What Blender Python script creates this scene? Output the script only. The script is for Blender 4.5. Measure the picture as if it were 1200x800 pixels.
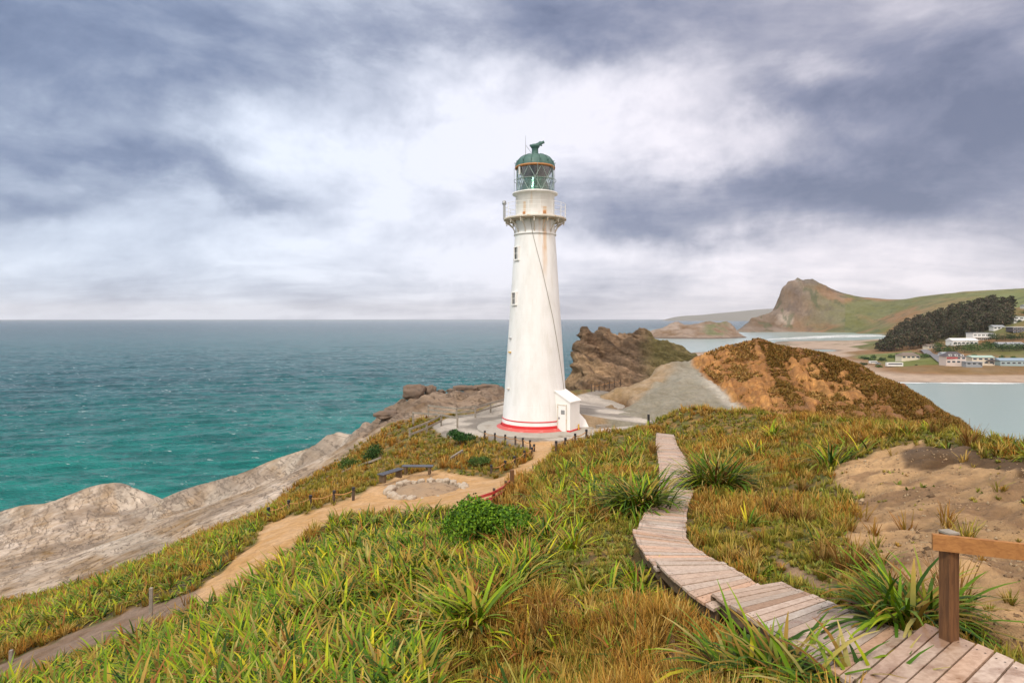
import bpy, math, random
import numpy as np
random.seed(7); RNG = np.random.default_rng(7)
for o in list(bpy.data.objects): bpy.data.objects.remove(o)
S = bpy.context.scene; COL = S.collection
R = math.radians
# ------------------------------------------------------------------ camera
F = 720.0; HY = 373.0; ZC = 40.0            # focal length and horizon row for a 1200 px wide frame, eye height above the sea
cd = bpy.data.cameras.new('camera'); cam = bpy.data.objects.new('camera', cd); COL.objects.link(cam)
cam.location = (0, 0, ZC); cam.rotation_euler = (R(90), 0, 0)
cd.sensor_width = 36; cd.lens = 36 * F / 1200; cd.shift_y = -27 / 1200
cd.clip_start = 0.1; cd.clip_end = 60000
S.camera = cam
# ------------------------------------------------------------------ light
SUN_EL, SUN_AZ = 48, 205                    # degrees, azimuth clockwise from +Y (the view direction)
sl = bpy.data.lights.new('sun', 'SUN'); sun = bpy.data.objects.new('sun', sl); COL.objects.link(sun)
sl.energy = 1.5; sl.angle = R(10); sl.color = (1.0, 0.93, 0.82)
sun.rotation_euler = (R(90 - SUN_EL), 0, R(180 - SUN_AZ))
sun.location = (-20, -30, 90)
S.view_settings.view_transform = 'Standard'; S.view_settings.look = 'None'
S.view_settings.gamma = 1; S.view_settings.use_curve_mapping = False
S.view_settings.exposure = 0.46

class G:
    """tiny node-graph helper"""
    def __init__(s, nt): s.nt = nt; s.n = nt.nodes; s.l = nt.links
    def node(s, t, **k):
        n = s.n.new(t)
        for a, b in k.items(): setattr(n, a, b)
        return n
    def put(s, sock, v):
        if isinstance(v, bpy.types.NodeSocket): s.l.new(v, sock)
        elif isinstance(v, (tuple, list)) and len(v) == 3 and sock.type == 'RGBA': sock.default_value = (*v, 1)
        else: sock.default_value = v
    def m(s, op, a, b=0.0, c=0.0):
        n = s.node('ShaderNodeMath', operation=op)
        s.put(n.inputs[0], a); s.put(n.inputs[1], b); s.put(n.inputs[2], c)
        return n.outputs[0]
    def mr(s, v, a, b, c=0.0, d=1.0, kind='SMOOTHSTEP'):
        n = s.node('ShaderNodeMapRange', interpolation_type=kind)
        for i, x in enumerate((v, a, b, c, d)): s.put(n.inputs[i], x)
        return n.outputs[0]
    def mix(s, f, a, b, blend='MIX'):
        n = s.node('ShaderNodeMix', data_type='RGBA', blend_type=blend)
        s.put(n.inputs[0], f); s.put(n.inputs[6], a); s.put(n.inputs[7], b)
        return n.outputs[2]
    def noise(s, vec, scale, detail=6, rough=0.55, dist=0.0, col=False):
        n = s.node('ShaderNodeTexNoise')
        if vec is not None: s.l.new(vec, n.inputs['Vector'])
        n.inputs['Scale'].default_value = scale; n.inputs['Detail'].default_value = detail
        n.inputs['Roughness'].default_value = rough; n.inputs['Distortion'].default_value = dist
        return n.outputs[1 if col else 0]
    def mapping(s, vec, scale=(1, 1, 1), rot=(0, 0, 0), loc=(0, 0, 0)):
        n = s.node('ShaderNodeMapping'); s.l.new(vec, n.inputs[0])
        n.inputs[1].default_value = loc; n.inputs[2].default_value = rot; n.inputs[3].default_value = scale
        return n.outputs[0]
    def ramp(s, v, stops):
        n = s.node('ShaderNodeValToRGB'); s.put(n.inputs[0], v); e = n.color_ramp.elements
        while len(e) < len(stops): e.new(0.5)
        for i, (p, c) in enumerate(stops): e[i].position = p; e[i].color = (*c, 1)
        return n.outputs[0]
    def bump(s, h, strength, dist, normal=None):
        n = s.node('ShaderNodeBump'); n.inputs['Strength'].default_value = strength; n.inputs['Distance'].default_value = dist
        s.l.new(h, n.inputs['Height'])
        if normal is not None: s.l.new(normal, n.inputs['Normal'])
        return n.outputs[0]

# ------------------------------------------------------------------ sky: Nishita behind a procedural cloud deck
world = bpy.data.worlds.new('World'); S.world = world; world.use_nodes = True
g = G(world.node_tree); g.n.clear()
sky = g.node('ShaderNodeTexSky', sky_type='NISHITA'); sky.sun_disc = False
sky.sun_elevation = R(SUN_EL); sky.sun_rotation = R(SUN_AZ); sky.altitude = 40
tc = g.node('ShaderNodeTexCoord'); D = tc.outputs['Generated']
sx = g.node('ShaderNodeSeparateXYZ'); g.l.new(D, sx.inputs[0]); dx, dy, dz = sx.outputs
zz = g.m('MAXIMUM', dz, 0.0)
den = g.m('ADD', zz, 0.16)
cx = g.node('ShaderNodeCombineXYZ'); g.l.new(g.m('DIVIDE', dx, den), cx.inputs[0]); g.l.new(g.m('DIVIDE', dy, den), cx.inputs[1])
P = cx.outputs[0]
warp = g.noise(g.mapping(P, (0.8, 0.8, 1)), 1.2, 3, 0.5, 0, True)
wv = g.node('ShaderNodeVectorMath', operation='MULTIPLY_ADD')
g.l.new(warp, wv.inputs[0]); wv.inputs[1].default_value = (0.9, 0.9, 0); g.l.new(P, wv.inputs[2])
n1 = g.noise(wv.outputs[0], 0.62, 5, 0.55)
n2 = g.noise(g.mapping(D, (1.0, 1.0, 2.3), loc=(3.1, 7.7, 0)), 3.0, 10, 0.6, 0.4)
n4 = g.noise(g.mapping(D, (1.0, 1.0, 1.7)), 9.0, 8, 0.62, 0.3)
n3 = g.noise(g.mapping(wv.outputs[0], (0.5, 1.3, 1)), 2.2, 7, 0.6)
# where the heavy and the thin parts of the deck lie (direction space: azimuth / elevation)
az = g.m('ARCTAN2', dx, dy); el = g.m('ARCSINE', dz)
wn = g.noise(D, 3.4, 6, 0.6, 0.0, True)
ws = g.node('ShaderNodeSeparateXYZ'); g.l.new(wn, ws.inputs[0])
azw = g.m('MULTIPLY_ADD', g.m('SUBTRACT', ws.outputs[0], 0.5), 0.42, az)
elw = g.m('MULTIPLY_ADD', g.m('SUBTRACT', ws.outputs[1], 0.5), 0.22, el)
BL = [(110, 110, 190, 75, -.48), (330, 40, 190, 50, -.22), (230, 212, 150, 22, -.30), (40, 245, 110, 17, -.32), (440, 140, 60, 30, -.20),
      (560, 5, 190, 50, -.30), (770, 25, 130, 60, -.42), (1050, 60, 230, 80, -.48), (960, 232, 260, 34, -.52), (730, 262, 90, 18, -.28),
      (1170, 150, 130, 90, -.30), (945, 130, 70, 24, -.24), (510, 270, 60, 12, -.14), (800, 318, 160, 8, -.10), (400, 350, 300, 6, -.08),
      (130, 150, 60, 30, .30), (310, 165, 80, 45, .34), (535, 180, 90, 70, .42), (690, 130, 90, 45, .36), (820, 185, 120, 24, .34),
      (930, 90, 60, 24, .26), (560, 300, 260, 50, .20), (60, 200, 100, 12, .16), (300, 250, 260, 24, .16), (250, 357, 380, 12, .26), (900, 300, 300, 24, .12)]
acc = None
for (bx, by, rx, ry, amp) in BL:
    a0 = math.atan((bx - 600) / F); e0 = math.atan((HY - by) / F * math.cos(a0)); ca = math.cos(a0)
    ra = rx / F * ca * ca; re = ry / F * ca
    q = g.m('ADD', g.m('POWER', g.m('ABSOLUTE', g.m('DIVIDE', g.m('SUBTRACT', azw, a0), ra)), 2.0),
            g.m('POWER', g.m('ABSOLUTE', g.m('DIVIDE', g.m('SUBTRACT', elw, e0), re)), 2.0))
    e = g.m('EXPONENT', g.m('MULTIPLY', q, -0.8))
    acc = g.m('MULTIPLY', e, amp) if acc is None else g.m('MULTIPLY_ADD', e, amp * (.84 if bx > 720 and amp < 0 else 1), acc)
val = g.m('ADD', g.m('MULTIPLY_ADD', n1, 0.5, -0.25 + 0.63), g.m('MULTIPLY_ADD', n2, 1.35, -0.675))
val = g.m('ADD', val, acc); val = g.m('ADD', val, g.m('MULTIPLY_ADD', n4, 0.45, -0.225)); val = g.m('ADD', val, g.m('MULTIPLY', g.m('MULTIPLY_ADD', n3, 0.8, -0.36), g.mr(dz, 0.16, 0.0)))
cloud = g.ramp(val, [(0.0, (.16, .195, .28)), (0.2, (.245, .28, .37)), (0.42, (.40, .425, .495)), (0.64, (.63, .645, .69)), (0.92, (.90, .895, .91))])
tint = g.mix(g.mr(az, -0.7, 0.6), (0.90, 1.0, 1.14), (1.05, 0.985, 1.03))
cloud = g.mix(1.0, cloud, tint, 'MULTIPLY')
cloud = g.mix(g.m('MAXIMUM', g.mr(dy, 0.4, -0.1), g.mr(dz, 0.5, 0.8)), cloud, g.mix(1.0, cloud, (1.14, 1.0, .82), 'MULTIPLY'))
k = g.m('ADD', g.mr(dy, 0.45, -0.4, 0.0, 1.1), g.mr(dz, 0.45, 0.85, 0.0, 0.6))     # unseen deck overhead and behind the viewer, brightened and warmed to light the scene
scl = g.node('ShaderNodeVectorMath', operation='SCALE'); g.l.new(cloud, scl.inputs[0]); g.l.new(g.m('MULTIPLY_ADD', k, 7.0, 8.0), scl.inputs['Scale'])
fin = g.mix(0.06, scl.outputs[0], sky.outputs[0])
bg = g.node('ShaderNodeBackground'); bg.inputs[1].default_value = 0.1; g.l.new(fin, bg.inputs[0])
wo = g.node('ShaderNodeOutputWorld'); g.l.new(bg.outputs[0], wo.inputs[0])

# ------------------------------------------------------------------ numeric helpers
def _h(i, j, k, seed):
    h = (i * 374761393 + j * 668265263 + k * 2147483647 * 0 + k * 1274126177 + seed * 974634777) & 0xffffffff
    h = ((h ^ (h >> 13)) * 1274126177) & 0xffffffff
    h = h ^ (h >> 16)
    return (h & 0xffff) / 65535.0
def vnoise(x, y, z, seed=0):
    xi = np.floor(x).astype(np.int64); yi = np.floor(y).astype(np.int64); zi = np.floor(z).astype(np.int64)
    fx, fy, fz = x - xi, y - yi, z - zi
    u, v, w = [t * t * t * (t * (t * 6 - 15) + 10) for t in (fx, fy, fz)]
    r = 0
    for a in (0, 1):
        for b in (0, 1):
            for c in (0, 1):
                r = r + (u if a else 1 - u) * (v if b else 1 - v) * (w if c else 1 - w) * _h(xi + a, yi + b, zi + c, seed)
    return r * 2 - 1
def fbm(x, y, z=None, oct=4, seed=0, rough=0.5):
    x = np.asarray(x, float); y = np.asarray(y, float); z = np.zeros_like(x) if z is None else z
    s = 0; a = 1; t = 0
    for i in range(oct):
        s = s + a * vnoise(x * 2**i + 13.7 * i, y * 2**i + 5.1 * i, z * 2**i + 9.3 * i, seed + i); t += a; a *= rough
    return s / t
def sstep(a, b, v): t = np.clip((v - a) / (b - a), 0, 1); return t * t * (3 - 2 * t)
def inpoly(px, py, poly):
    ins = np.zeros(px.shape, bool); n = len(poly)
    for i in range(n):
        x1, y1 = poly[i]; x2, y2 = poly[(i + 1) % n]
        if y1 == y2: continue
        c = ((y1 > py) != (y2 > py)) & (px < (x2 - x1) * (py - y1) / (y2 - y1) + x1)
        ins ^= c
    return ins
def P3(px, py, Y): return ((px - 600) / F * Y, Y, ZC - (py - HY) / F * Y)
def PZ(px, py, z): return P3(px, py, (ZC - z) * F / (py - HY))
class RBF:
    """smooth surface through surveyed points"""
    def __init__(s, pts, off=8.0, c=0.04):
        p = np.array(pts, float); s.off = off; s.c = c
        q = s.warp(p[:, 0], p[:, 1]); n = len(p)
        A = np.zeros((n + 3, n + 3)); d = np.hypot(q[:, None, 0] - q[None, :, 0], q[:, None, 1] - q[None, :, 1])
        A[:n, :n] = -np.sqrt(d * d + c * c) + np.eye(n) * 0.0004
        A[:n, n] = 1; A[:n, n + 1:] = q; A[n:, :n] = A[:n, n:].T
        s.q = q; s.w = np.linalg.solve(A, np.concatenate([p[:, 2], [0, 0, 0]]))
    def warp(s, x, y):
        yy = np.maximum(np.asarray(y) + s.off, 0.5)
        return np.stack([np.asarray(x) / yy, np.log(yy)], -1)
    def __call__(s, x, y):
        x = np.asarray(x, float); y = np.asarray(y, float); sh = x.shape; x = x.ravel(); y = y.ravel()
        out = np.empty(x.shape); n = len(s.q)
        for i in range(0, len(x), 40000):
            q = s.warp(x[i:i + 40000], y[i:i + 40000])
            d2 = (q[:, None, 0] - s.q[None, :, 0])**2 + (q[:, None, 1] - s.q[None, :, 1])**2
            out[i:i + 40000] = -np.sqrt(d2 + s.c**2) @ s.w[:n] + s.w[n] + q @ s.w[n + 1:]
        return out.reshape(sh)

# ------------------------------------------------------------------ object helpers
def props(o, label=None, cat=None, group=None, kind=None):
    for a, b in (('label', label), ('category', cat), ('group', group), ('kind', kind)):
        if b: o[a] = b
    return o
def thing(name, label, cat, loc, group=None):
    o = bpy.data.objects.new(name, None); COL.objects.link(o); o.location = loc; o.empty_display_size = 0.3
    return props(o, label, cat, group)
def rootloc(o):
    v = np.zeros(3)
    while o is not None: v += np.array(o.location); o = o.parent
    return v
def mesh_np(name, V, Fc, mat, parent=None, col=None, smooth=False, origin=None, mats=None, fm=None):
    """V (n,3), Fc list of faces or (m,k) array; coordinates are world coordinates"""
    V = np.asarray(V, float)
    org = rootloc(parent) if parent is not None else (np.zeros(3) if origin is None else np.array(origin, float))
    me = bpy.data.meshes.new(name); V = V - org
    if isinstance(Fc, np.ndarray):
        m, kk = Fc.shape
        me.vertices.add(len(V)); me.vertices.foreach_set('co', V.astype(np.float32).ravel())
        me.loops.add(m * kk); me.loops.foreach_set('vertex_index', Fc.astype(np.int32).ravel())
        me.polygons.add(m); me.polygons.foreach_set('loop_start', np.arange(0, m * kk, kk, dtype=np.int32))
        me.polygons.foreach_set('loop_total', np.full(m, kk, dtype=np.int32)); me.update(calc_edges=True)
    else:
        me.from_pydata([tuple(v) for v in V], [], [tuple(f) for f in Fc])
    if col is not None:
        c = np.ones((len(V), 4), np.float32); c[:, :3] = col
        ca = me.color_attributes.new('Col', 'FLOAT_COLOR', 'POINT'); ca.data.foreach_set('color', c.ravel())
    for mm in (mats or [mat]): me.materials.append(mm)
    if fm is not None: me.polygons.foreach_set('material_index', np.asarray(fm, np.int32))
    if smooth is True: me.polygons.foreach_set('use_smooth', np.ones(len(me.polygons), bool))
    me.validate(); me.update()
    o = bpy.data.objects.new(name, me); COL.objects.link(o)
    if parent is not None: o.parent = parent
    else: o.location = org
    return o
def rotz(p, a):
    c, s_ = math.cos(a), math.sin(a); return np.stack([p[:, 0] * c - p[:, 1] * s_, p[:, 0] * s_ + p[:, 1] * c, p[:, 2]], -1)
class MB:
    """collects shapes that become one mesh"""
    def __init__(s): s.v = []; s.f = []; s.sm = []
    def add(s, V, Fs, smooth=False):
        b = len(s.v); s.v += [tuple(map(float, p)) for p in V]; s.f += [tuple(int(i) + b for i in q) for q in Fs]; s.sm += [smooth] * len(Fs); return s
    def box(s, c, size, rz=0, bev=0.0, taper=1.0):
        hx, hy, hz = [t / 2 for t in size]; b = min(bev, hx * .8, hy * .8, hz * .8)
        if b <= 0:
            V = np.array([(x * (taper if z > 0 else 1), y * (taper if z > 0 else 1), z) for z in (-hz, hz) for (x, y) in ((-hx, -hy), (hx, -hy), (hx, hy), (-hx, hy))])
            Fs = [(0, 3, 2, 1), (4, 5, 6, 7), (0, 1, 5, 4), (1, 2, 6, 5), (2, 3, 7, 6), (3, 0, 4, 7)]
        else:
            V = []; rings = [(-hz, b), (-hz + b, 0), (hz - b, 0), (hz, b)]
            for z, i in rings:
                t = taper if z > 0 else 1
                for (x, y) in ((-hx + i + (b if not i else 0), -hy + i), (hx - i - (b if not i else 0), -hy + i), (hx - i, -hy + i + (b if not i else 0)), (hx - i, hy - i - (b if not i else 0)),
                               (hx - i - (b if not i else 0), hy - i), (-hx + i + (b if not i else 0), hy - i), (-hx + i, hy - i - (b if not i else 0)), (-hx + i, -hy + i + (b if not i else 0))):
                    V.append((x * t, y * t, z))
            V = np.array(V); Fs = [tuple(range(7, -1, -1)), tuple(range(24, 32))]
            for r in range(3):
                for i in range(8): j = (i + 1) % 8; Fs.append((r * 8 + i, r * 8 + j, r * 8 + 8 + j, r * 8 + 8 + i))
        V = rotz(V, rz) + np.array(c); return s.add(V, Fs)
    def bar(s, a, b, w, h, up=(0, 0, 1)):
        """rectangular bar from a to b, w wide (sideways), h high"""
        a = np.array(a, float); b = np.array(b, float); d = b - a; d /= np.linalg.norm(d); u = np.array(up, float)
        sd = np.cross(d, u); sd /= np.linalg.norm(sd); uu = np.cross(sd, d)
        V = [p + sd * (w / 2 * i) + uu * (h / 2 * j) for p in (a, b) for (i, j) in ((-1, -1), (1, -1), (1, 1), (-1, 1))]
        return s.add(V, [(0, 1, 2, 3), (7, 6, 5, 4), (0, 4, 5, 1), (1, 5, 6, 2), (2, 6, 7, 3), (3, 7, 4, 0)])
    def tube(s, pts, r, n=8, cap=True):
        pts = [np.array(p, float) for p in pts]; rr = r if isinstance(r, (list, tuple)) else [r] * len(pts)
        b = len(s.v); prev = None; Vs = []
        for i, p in enumerate(pts):
            d = pts[min(i + 1, len(pts) - 1)] - pts[max(i - 1, 0)]; d = d / (np.linalg.norm(d) + 1e-9)
            if prev is None: prev = np.array((0, 0, 1.)) if abs(d[2]) < .9 else np.array((1., 0, 0))
            sd = np.cross(d, prev); sd /= np.linalg.norm(sd) + 1e-9; up = np.cross(sd, d); prev = up
            for k_ in range(n):
                a = 2 * math.pi * k_ / n; Vs.append(p + rr[i] * (math.cos(a) * sd + math.sin(a) * up))
        Fs = []
        for i in range(len(pts) - 1):
            for k_ in range(n): j = (k_ + 1) % n; Fs.append((i * n + k_, i * n + j, (i + 1) * n + j, (i + 1) * n + k_))
        s.add(Vs, Fs, True)
        if cap: s.add([Vs[i] for i in range(n)], [tuple(range(n - 1, -1, -1))]); s.add([Vs[-n + i] for i in range(n)], [tuple(range(n))])
        return s
    def lathe(s, prof, c, n=48, a0=0.0, a1=2 * math.pi, smooth=True):
        full = abs(a1 - a0 - 2 * math.pi) < 1e-6; m = n if full else n + 1
        V = [(c[0] + r * math.cos(a0 + (a1 - a0) * k_ / n), c[1] + r * math.sin(a0 + (a1 - a0) * k_ / n), c[2] + z) for (r, z) in prof for k_ in range(m)]
        Fs = []
        for i in range(len(prof) - 1):
            for k_ in range(n):
                j = (k_ + 1) % m; Fs.append((i * m + k_, i * m + j, (i + 1) * m + j, (i + 1) * m + k_))
        return s.add(V, Fs, smooth)
    def disc(s, r, c, n=48): return s.add([(c[0] + r * math.cos(2 * math.pi * k_ / n), c[1] + r * math.sin(2 * math.pi * k_ / n), c[2]) for k_ in range(n)], [tuple(range(n))])
    def build(s, name, mat, parent=None, origin=None):
        V = np.array(s.v)
        if parent is None and origin is None: origin = ((V[:, 0].min() + V[:, 0].max()) / 2, (V[:, 1].min() + V[:, 1].max()) / 2, V[:, 2].min())
        o = mesh_np(name, V, s.f, mat, parent, origin=origin)
        o.data.polygons.foreach_set('use_smooth', np.array(s.sm[:len(o.data.polygons)], bool)) if len(o.data.polygons) == len(s.sm) else None
        return o

# ------------------------------------------------------------------ materials
def mat_new(name):
    m = bpy.data.materials.new(name); m.use_nodes = True; gg = G(m.node_tree); gg.n.clear()
    o = gg.node('ShaderNodeOutputMaterial'); b = gg.node('ShaderNodeBsdfPrincipled'); gg.l.new(b.outputs[0], o.inputs[0])
    gg.b = b; gg.out = o; t = gg.node('ShaderNodeTexCoord'); gg.obj = t.outputs['Object']
    ge = gg.node('ShaderNodeNewGeometry'); gg.pos = ge.outputs['Position']; gg.nrm = ge.outputs['Normal']
    return m, gg
def plain(name, c, rough=0.7, var=0.25, scale=6.0, metal=0.0, bump=0.15, dirt=None):
    m, q = mat_new(name)
    n = q.noise(q.obj, scale, 6, 0.6); n2_ = q.noise(q.obj, scale * 9, 4, 0.6)
    f = q.m('MULTIPLY_ADD', q.m('ADD', n, n2_), var, 1 - var)
    cc = q.node('ShaderNodeVectorMath', operation='SCALE'); cc.inputs[0].default_value = c; q.l.new(f, cc.inputs['Scale'])
    col = cc.outputs[0]
    if dirt: col = q.mix(q.mr(n, 0.52, 0.72), col, dirt)
    q.l.new(col, q.b.inputs['Base Color']); q.b.inputs['Roughness'].default_value = rough; q.b.inputs['Metallic'].default_value = metal
    if bump: q.l.new(q.bump(n2_, bump, 0.01), q.b.inputs['Normal'])
    return m
def wood(name, c1, c2, axis_scale=(1.2, 14, 14), rough=0.75, wet=0.0):
    m, q = mat_new(name)
    v = q.mapping(q.obj, axis_scale); n = q.noise(v, 2.0, 7, 0.65, 0.6); nb = q.noise(q.obj, 1.3, 4, 0.6)
    col = q.mix(q.mr(n, 0.3, 0.7), c1, c2); col = q.mix(q.mr(nb, 0.35, 0.75, 0, 0.45), col, tuple(x * 0.55 for x in c1))
    at = q.node('ShaderNodeAttribute', attribute_name='Col'); q.nt.nodes
    q.l.new(col, q.b.inputs['Base Color']); q.b.inputs['Roughness'].default_value = rough
    q.l.new(q.bump(n, 0.35, 0.006), q.b.inputs['Normal'])
    return m
def vcol(name, rough=0.75, scale=8.0, var=0.5, bumps=((8.0, 0.5, 0.05),), transl=0.0, spec=0.3):
    m, q = mat_new(name)
    at = q.node('ShaderNodeAttribute', attribute_name='Col')
    n = q.noise(q.pos, scale, 7, 0.65)
    f = q.m('MULTIPLY_ADD', n, var * 2, 1 - var)
    cc = q.node('ShaderNodeVectorMath', operation='SCALE'); q.l.new(at.outputs[0], cc.inputs[0]); q.l.new(f, cc.inputs['Scale'])
    q.l.new(cc.outputs[0], q.b.inputs['Base Color']); q.b.inputs['Roughness'].default_value = rough
    q.b.inputs['Specular IOR Level'].default_value = spec
    nm = None
    for (sc, st, di) in bumps: nm = q.bump(q.noise(q.pos, sc, 8, 0.65), st, di, nm)
    if nm is not None: q.l.new(nm, q.b.inputs['Normal'])
    if transl:
        tr = q.node('ShaderNodeBsdfTranslucent'); q.l.new(cc.outputs[0], tr.inputs[0]); mx = q.node('ShaderNodeMixShader'); mx.inputs[0].default_value = transl
        q.l.new(q.b.outputs[0], mx.inputs[1]); q.l.new(tr.outputs[0], mx.inputs[2]); q.l.new(mx.outputs[0], q.out.inputs[0])
    return m
M = {}
M['ground'] = vcol('ground', 0.9, 4.0, 0.6, ((0.9, 0.4, 0.3), (4.0, 0.7, 0.10), (16.0, 0.6, 0.03)))
M['far'] = vcol('far_land', 0.9, 0.12, 0.5, ((0.05, 0.8, 6.0), (0.5, 0.4, 1.0)))
M['leaf'] = vcol('leaf', 0.5, 3.0, 0.4, (), 0.10, 0.12)
M['dry'] = vcol('dry_grass', 0.7, 3.0, 0.25, (), 0.10, 0.05)
M['farleaf'] = vcol('far_leaf', 0.8, 0.3, 0.3, (), 0.0, 0.1)
M['bark'] = plain('bark', (.09, .065, .045), 0.9)
M['post'] = plain('dark_post', (.075, .05, .035), 0.8, 0.5)
M['blackpost'] = plain('black_cap', (.02, .02, .024), 0.5)
M['rope'] = plain('rope', (.42, .21, .07), 0.85)
M['greywood'] = wood('weathered_wood', (.34, .30, .25), (.20, .17, .13), (3, 3, 3))
M['railwood'] = wood('rail_timber', (.42, .19, .055), (.27, .11, .03), (2, 14, 14))
M['postwood'] = wood('post_timber', (.19, .085, .03), (.085, .035, .012), (14, 14, 1.2))
M['stringer'] = wood('stringer_timber', (.17, .11, .055), (.07, .045, .025), (3, 3, 12))
M['bench'] = plain('bench_slats', (.06, .062, .075), 0.45, 0.2)
M['redpaint'] = plain('red_paint', (.42, .035, .03), 0.5, 0.3, 1.6, dirt=(.5, .12, .10))
M['stone'] = plain('stone', (.42, .35, .27), 0.9, 0.5, 2.0, bump=0.5)
M['boulder'] = plain('boulder', (.15, .105, .075), 0.9, 0.6, 0.8, bump=0.6, dirt=(.07, .055, .045))

def bedded(name, along, across, rotz_, tilt=0.0, k=1.0):
    m, q = mat_new(name); at = q.node('ShaderNodeAttribute', attribute_name='Col')
    v = q.mapping(q.pos, (1, 1, 1), (tilt, 0, rotz_)); v = q.mapping(v, (along, across, across * 1.5))
    b1 = q.noise(v, 1.0, 9, 0.62, 0.5); b2 = q.noise(v, 3.1, 8, 0.65, 0.3); b3 = q.noise(q.pos, 1.3, 9, 0.7)
    f = q.m('ADD', q.m('MULTIPLY_ADD', b1, 1.5 * k, (1 - k) * .75), q.m('MULTIPLY_ADD', b3, 0.9 * k, -0.2 * k + (1 - k) * .25))
    cc = q.node('ShaderNodeVectorMath', operation='SCALE'); q.l.new(at.outputs[0], cc.inputs[0]); q.l.new(f, cc.inputs['Scale'])
    cr = q.m('SUBTRACT', 1.0, q.mr(q.m('ABSOLUTE', q.m('SUBTRACT', b2, 0.5)), 0.0, 0.022)); cr2 = q.m('SUBTRACT', 1.0, q.mr(q.m('ABSOLUTE', q.m('SUBTRACT', b3, 0.5)), 0.0, 0.012))
    c = q.mix(q.m('MULTIPLY', cr, q.mr(b1, .38, .6, 0, .7 * k)), cc.outputs[0], (.06, .042, .03)); c = q.mix(q.m('MULTIPLY', cr2, .35 * k), c, (.06, .042, .03))
    q.l.new(c, q.b.inputs['Base Color']); q.b.inputs['Roughness'].default_value = .9; q.b.inputs['Specular IOR Level'].default_value = .25
    hh = q.m('SUBTRACT', q.m('MULTIPLY_ADD', b2, 0.6, b1), q.m('MULTIPLY', cr, 0.25))
    q.l.new(q.bump(hh, 0.8 * k, 0.7, q.bump(b3, 0.7 * k, 0.35)), q.b.inputs['Normal']); return m
M['shelf'] = bedded('shelf_rock', .03, .22, 0.90, 0.0, .85)
# deck boards: every board has its own tone
m, q = mat_new('deck_boards'); at = q.node('ShaderNodeAttribute', attribute_name='Col')
n = q.noise(q.mapping(q.pos, (9, 9, 9)), 1.6, 8, 0.7, 0.5); nb = q.noise(q.pos, 1.1, 5, 0.6)
col = q.mix(q.mr(n, 0.35, 0.68), at.outputs[0], q.mix(1.0, at.outputs[0], (.72, .66, .62), 'MULTIPLY'))
col = q.mix(q.mr(nb, 0.56, 0.68, 0, 0.75), col, (.24, .13, .07))
q.l.new(col, q.b.inputs['Base Color']); q.l.new(q.mr(nb, 0.5, 0.68, 0.55, 0.22), q.b.inputs['Roughness'])
q.l.new(q.bump(n, 0.4, 0.006), q.b.inputs['Normal']); M['deck'] = m

# ------------------------------------------------------------------ NEAR TERRAIN: surveyed points (picture column, row, distance)
pts = [(0, 0, 38.2), (-4, 0, 37.4), (4, 0, 38.1), (0, 4, 36.7), (-5, 4, 35.6), (-9, 0, 35.6), (9, 1, 37.6), (7, 4.5, 36.6), (-18, 0, 31.5), (20, 0, 37.0), (0, -6, 38.5), (12, -6, 38.5), (-14, -6, 35)]
for a in [(600, 800, 8.5), (450, 800, 8.8), (300, 800, 9.8), (150, 800, 12.5), (50, 800, 15), (-150, 800, 17), (800, 800, 7.8), (750, 740, 9.2), (700, 650, 13.5), (650, 610, 18),
          (600, 650, 14.5), (500, 700, 12.5), (350, 720, 13.2), (250, 760, 13), (600, 575, 25), (690, 565, 23.5), (740, 535, 31), (730, 512, 38), (400, 645, 20), (300, 695, 17.8), (550, 612, 22),
          (200, 662, 27), (150, 700, 22.5), (100, 700, 26), (30, 735, 24), (0, 705, 42), (-120, 760, 34), (150, 672, 36), (250, 630, 35), (330, 593, 38), (400, 560, 42), (450, 532, 47), (540, 522, 46.5),
          (460, 497, 60), (520, 461, 74), (480, 466, 71), (440, 490, 72), (560, 456, 79), (600, 458, 76), (680, 459, 84), (700, 472, 74), (720, 480, 64), (720, 457, 98), (400, 535, 57), (440, 515, 56), (330, 578, 50), (300, 602, 45), (200, 642, 42), (100, 682, 42),
          (0, 690, 52), (0, 645, 84), (100, 640, 78), (100, 604, 99), (200, 604, 80), (300, 572, 75), (380, 537, 70), (0, 606, 118), (-150, 640, 110), (-200, 720, 60), (60, 590, 122), (130, 576, 124), (185, 582, 108), (225, 574, 100), (300, 549, 94), (350, 529, 88), (400, 508, 82), (325, 538, 91), (375, 519, 85), (420, 499, 77), (262, 561, 97), (160, 578, 114), (30, 591, 121), (325, 552, 84), (375, 531, 78), (262, 576, 90), (225, 590, 90), (160, 592, 104), (400, 520, 77), (350, 545, 81), (300, 560, 86), (420, 510, 72),
          (1150, 600, 12.5), (1150, 545, 17), (1150, 690, 8.6), (1050, 655, 10.2), (1050, 590, 14.5), (1050, 530, 21), (980, 640, 12.2), (960, 580, 18.5), (950, 520, 29), (900, 620, 14.5), (900, 560, 22.5), (860, 520, 33), (900, 500, 37), (860, 660, 12),
          (700, 511, 40.5), (740, 504, 43), (765, 498, 46), (800, 480, 47), (850, 481, 44), (900, 484, 41), (950, 489, 37), (1000, 496, 32), (1050, 501, 28.5), (1100, 506, 24.5), (1150, 514, 21.5), (1200, 522, 19), (1300, 540, 15.5), (1300, 620, 11), (1450, 560, 14)]:
    pts.append(P3(*a))
for a in [(640, 523), (600, 546), (560, 561), (500, 577), (440, 588), (380, 602), (320, 632), (280, 657), (240, 687), (450, 575), (560, 545)]: pts.append(PZ(*a, 30.8))
for a in [(120, 737, 29.9), (60, 762, 29.6), (0, 790, 29.3), (-80, 820, 29.1)]: pts.append(PZ(*a))
for a in range(0, 360, 45):
    for r in (0.5, 4.2): pts.append((1.95 + r * math.cos(R(a)), 52 + r * math.sin(R(a)), 30.8))
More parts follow.
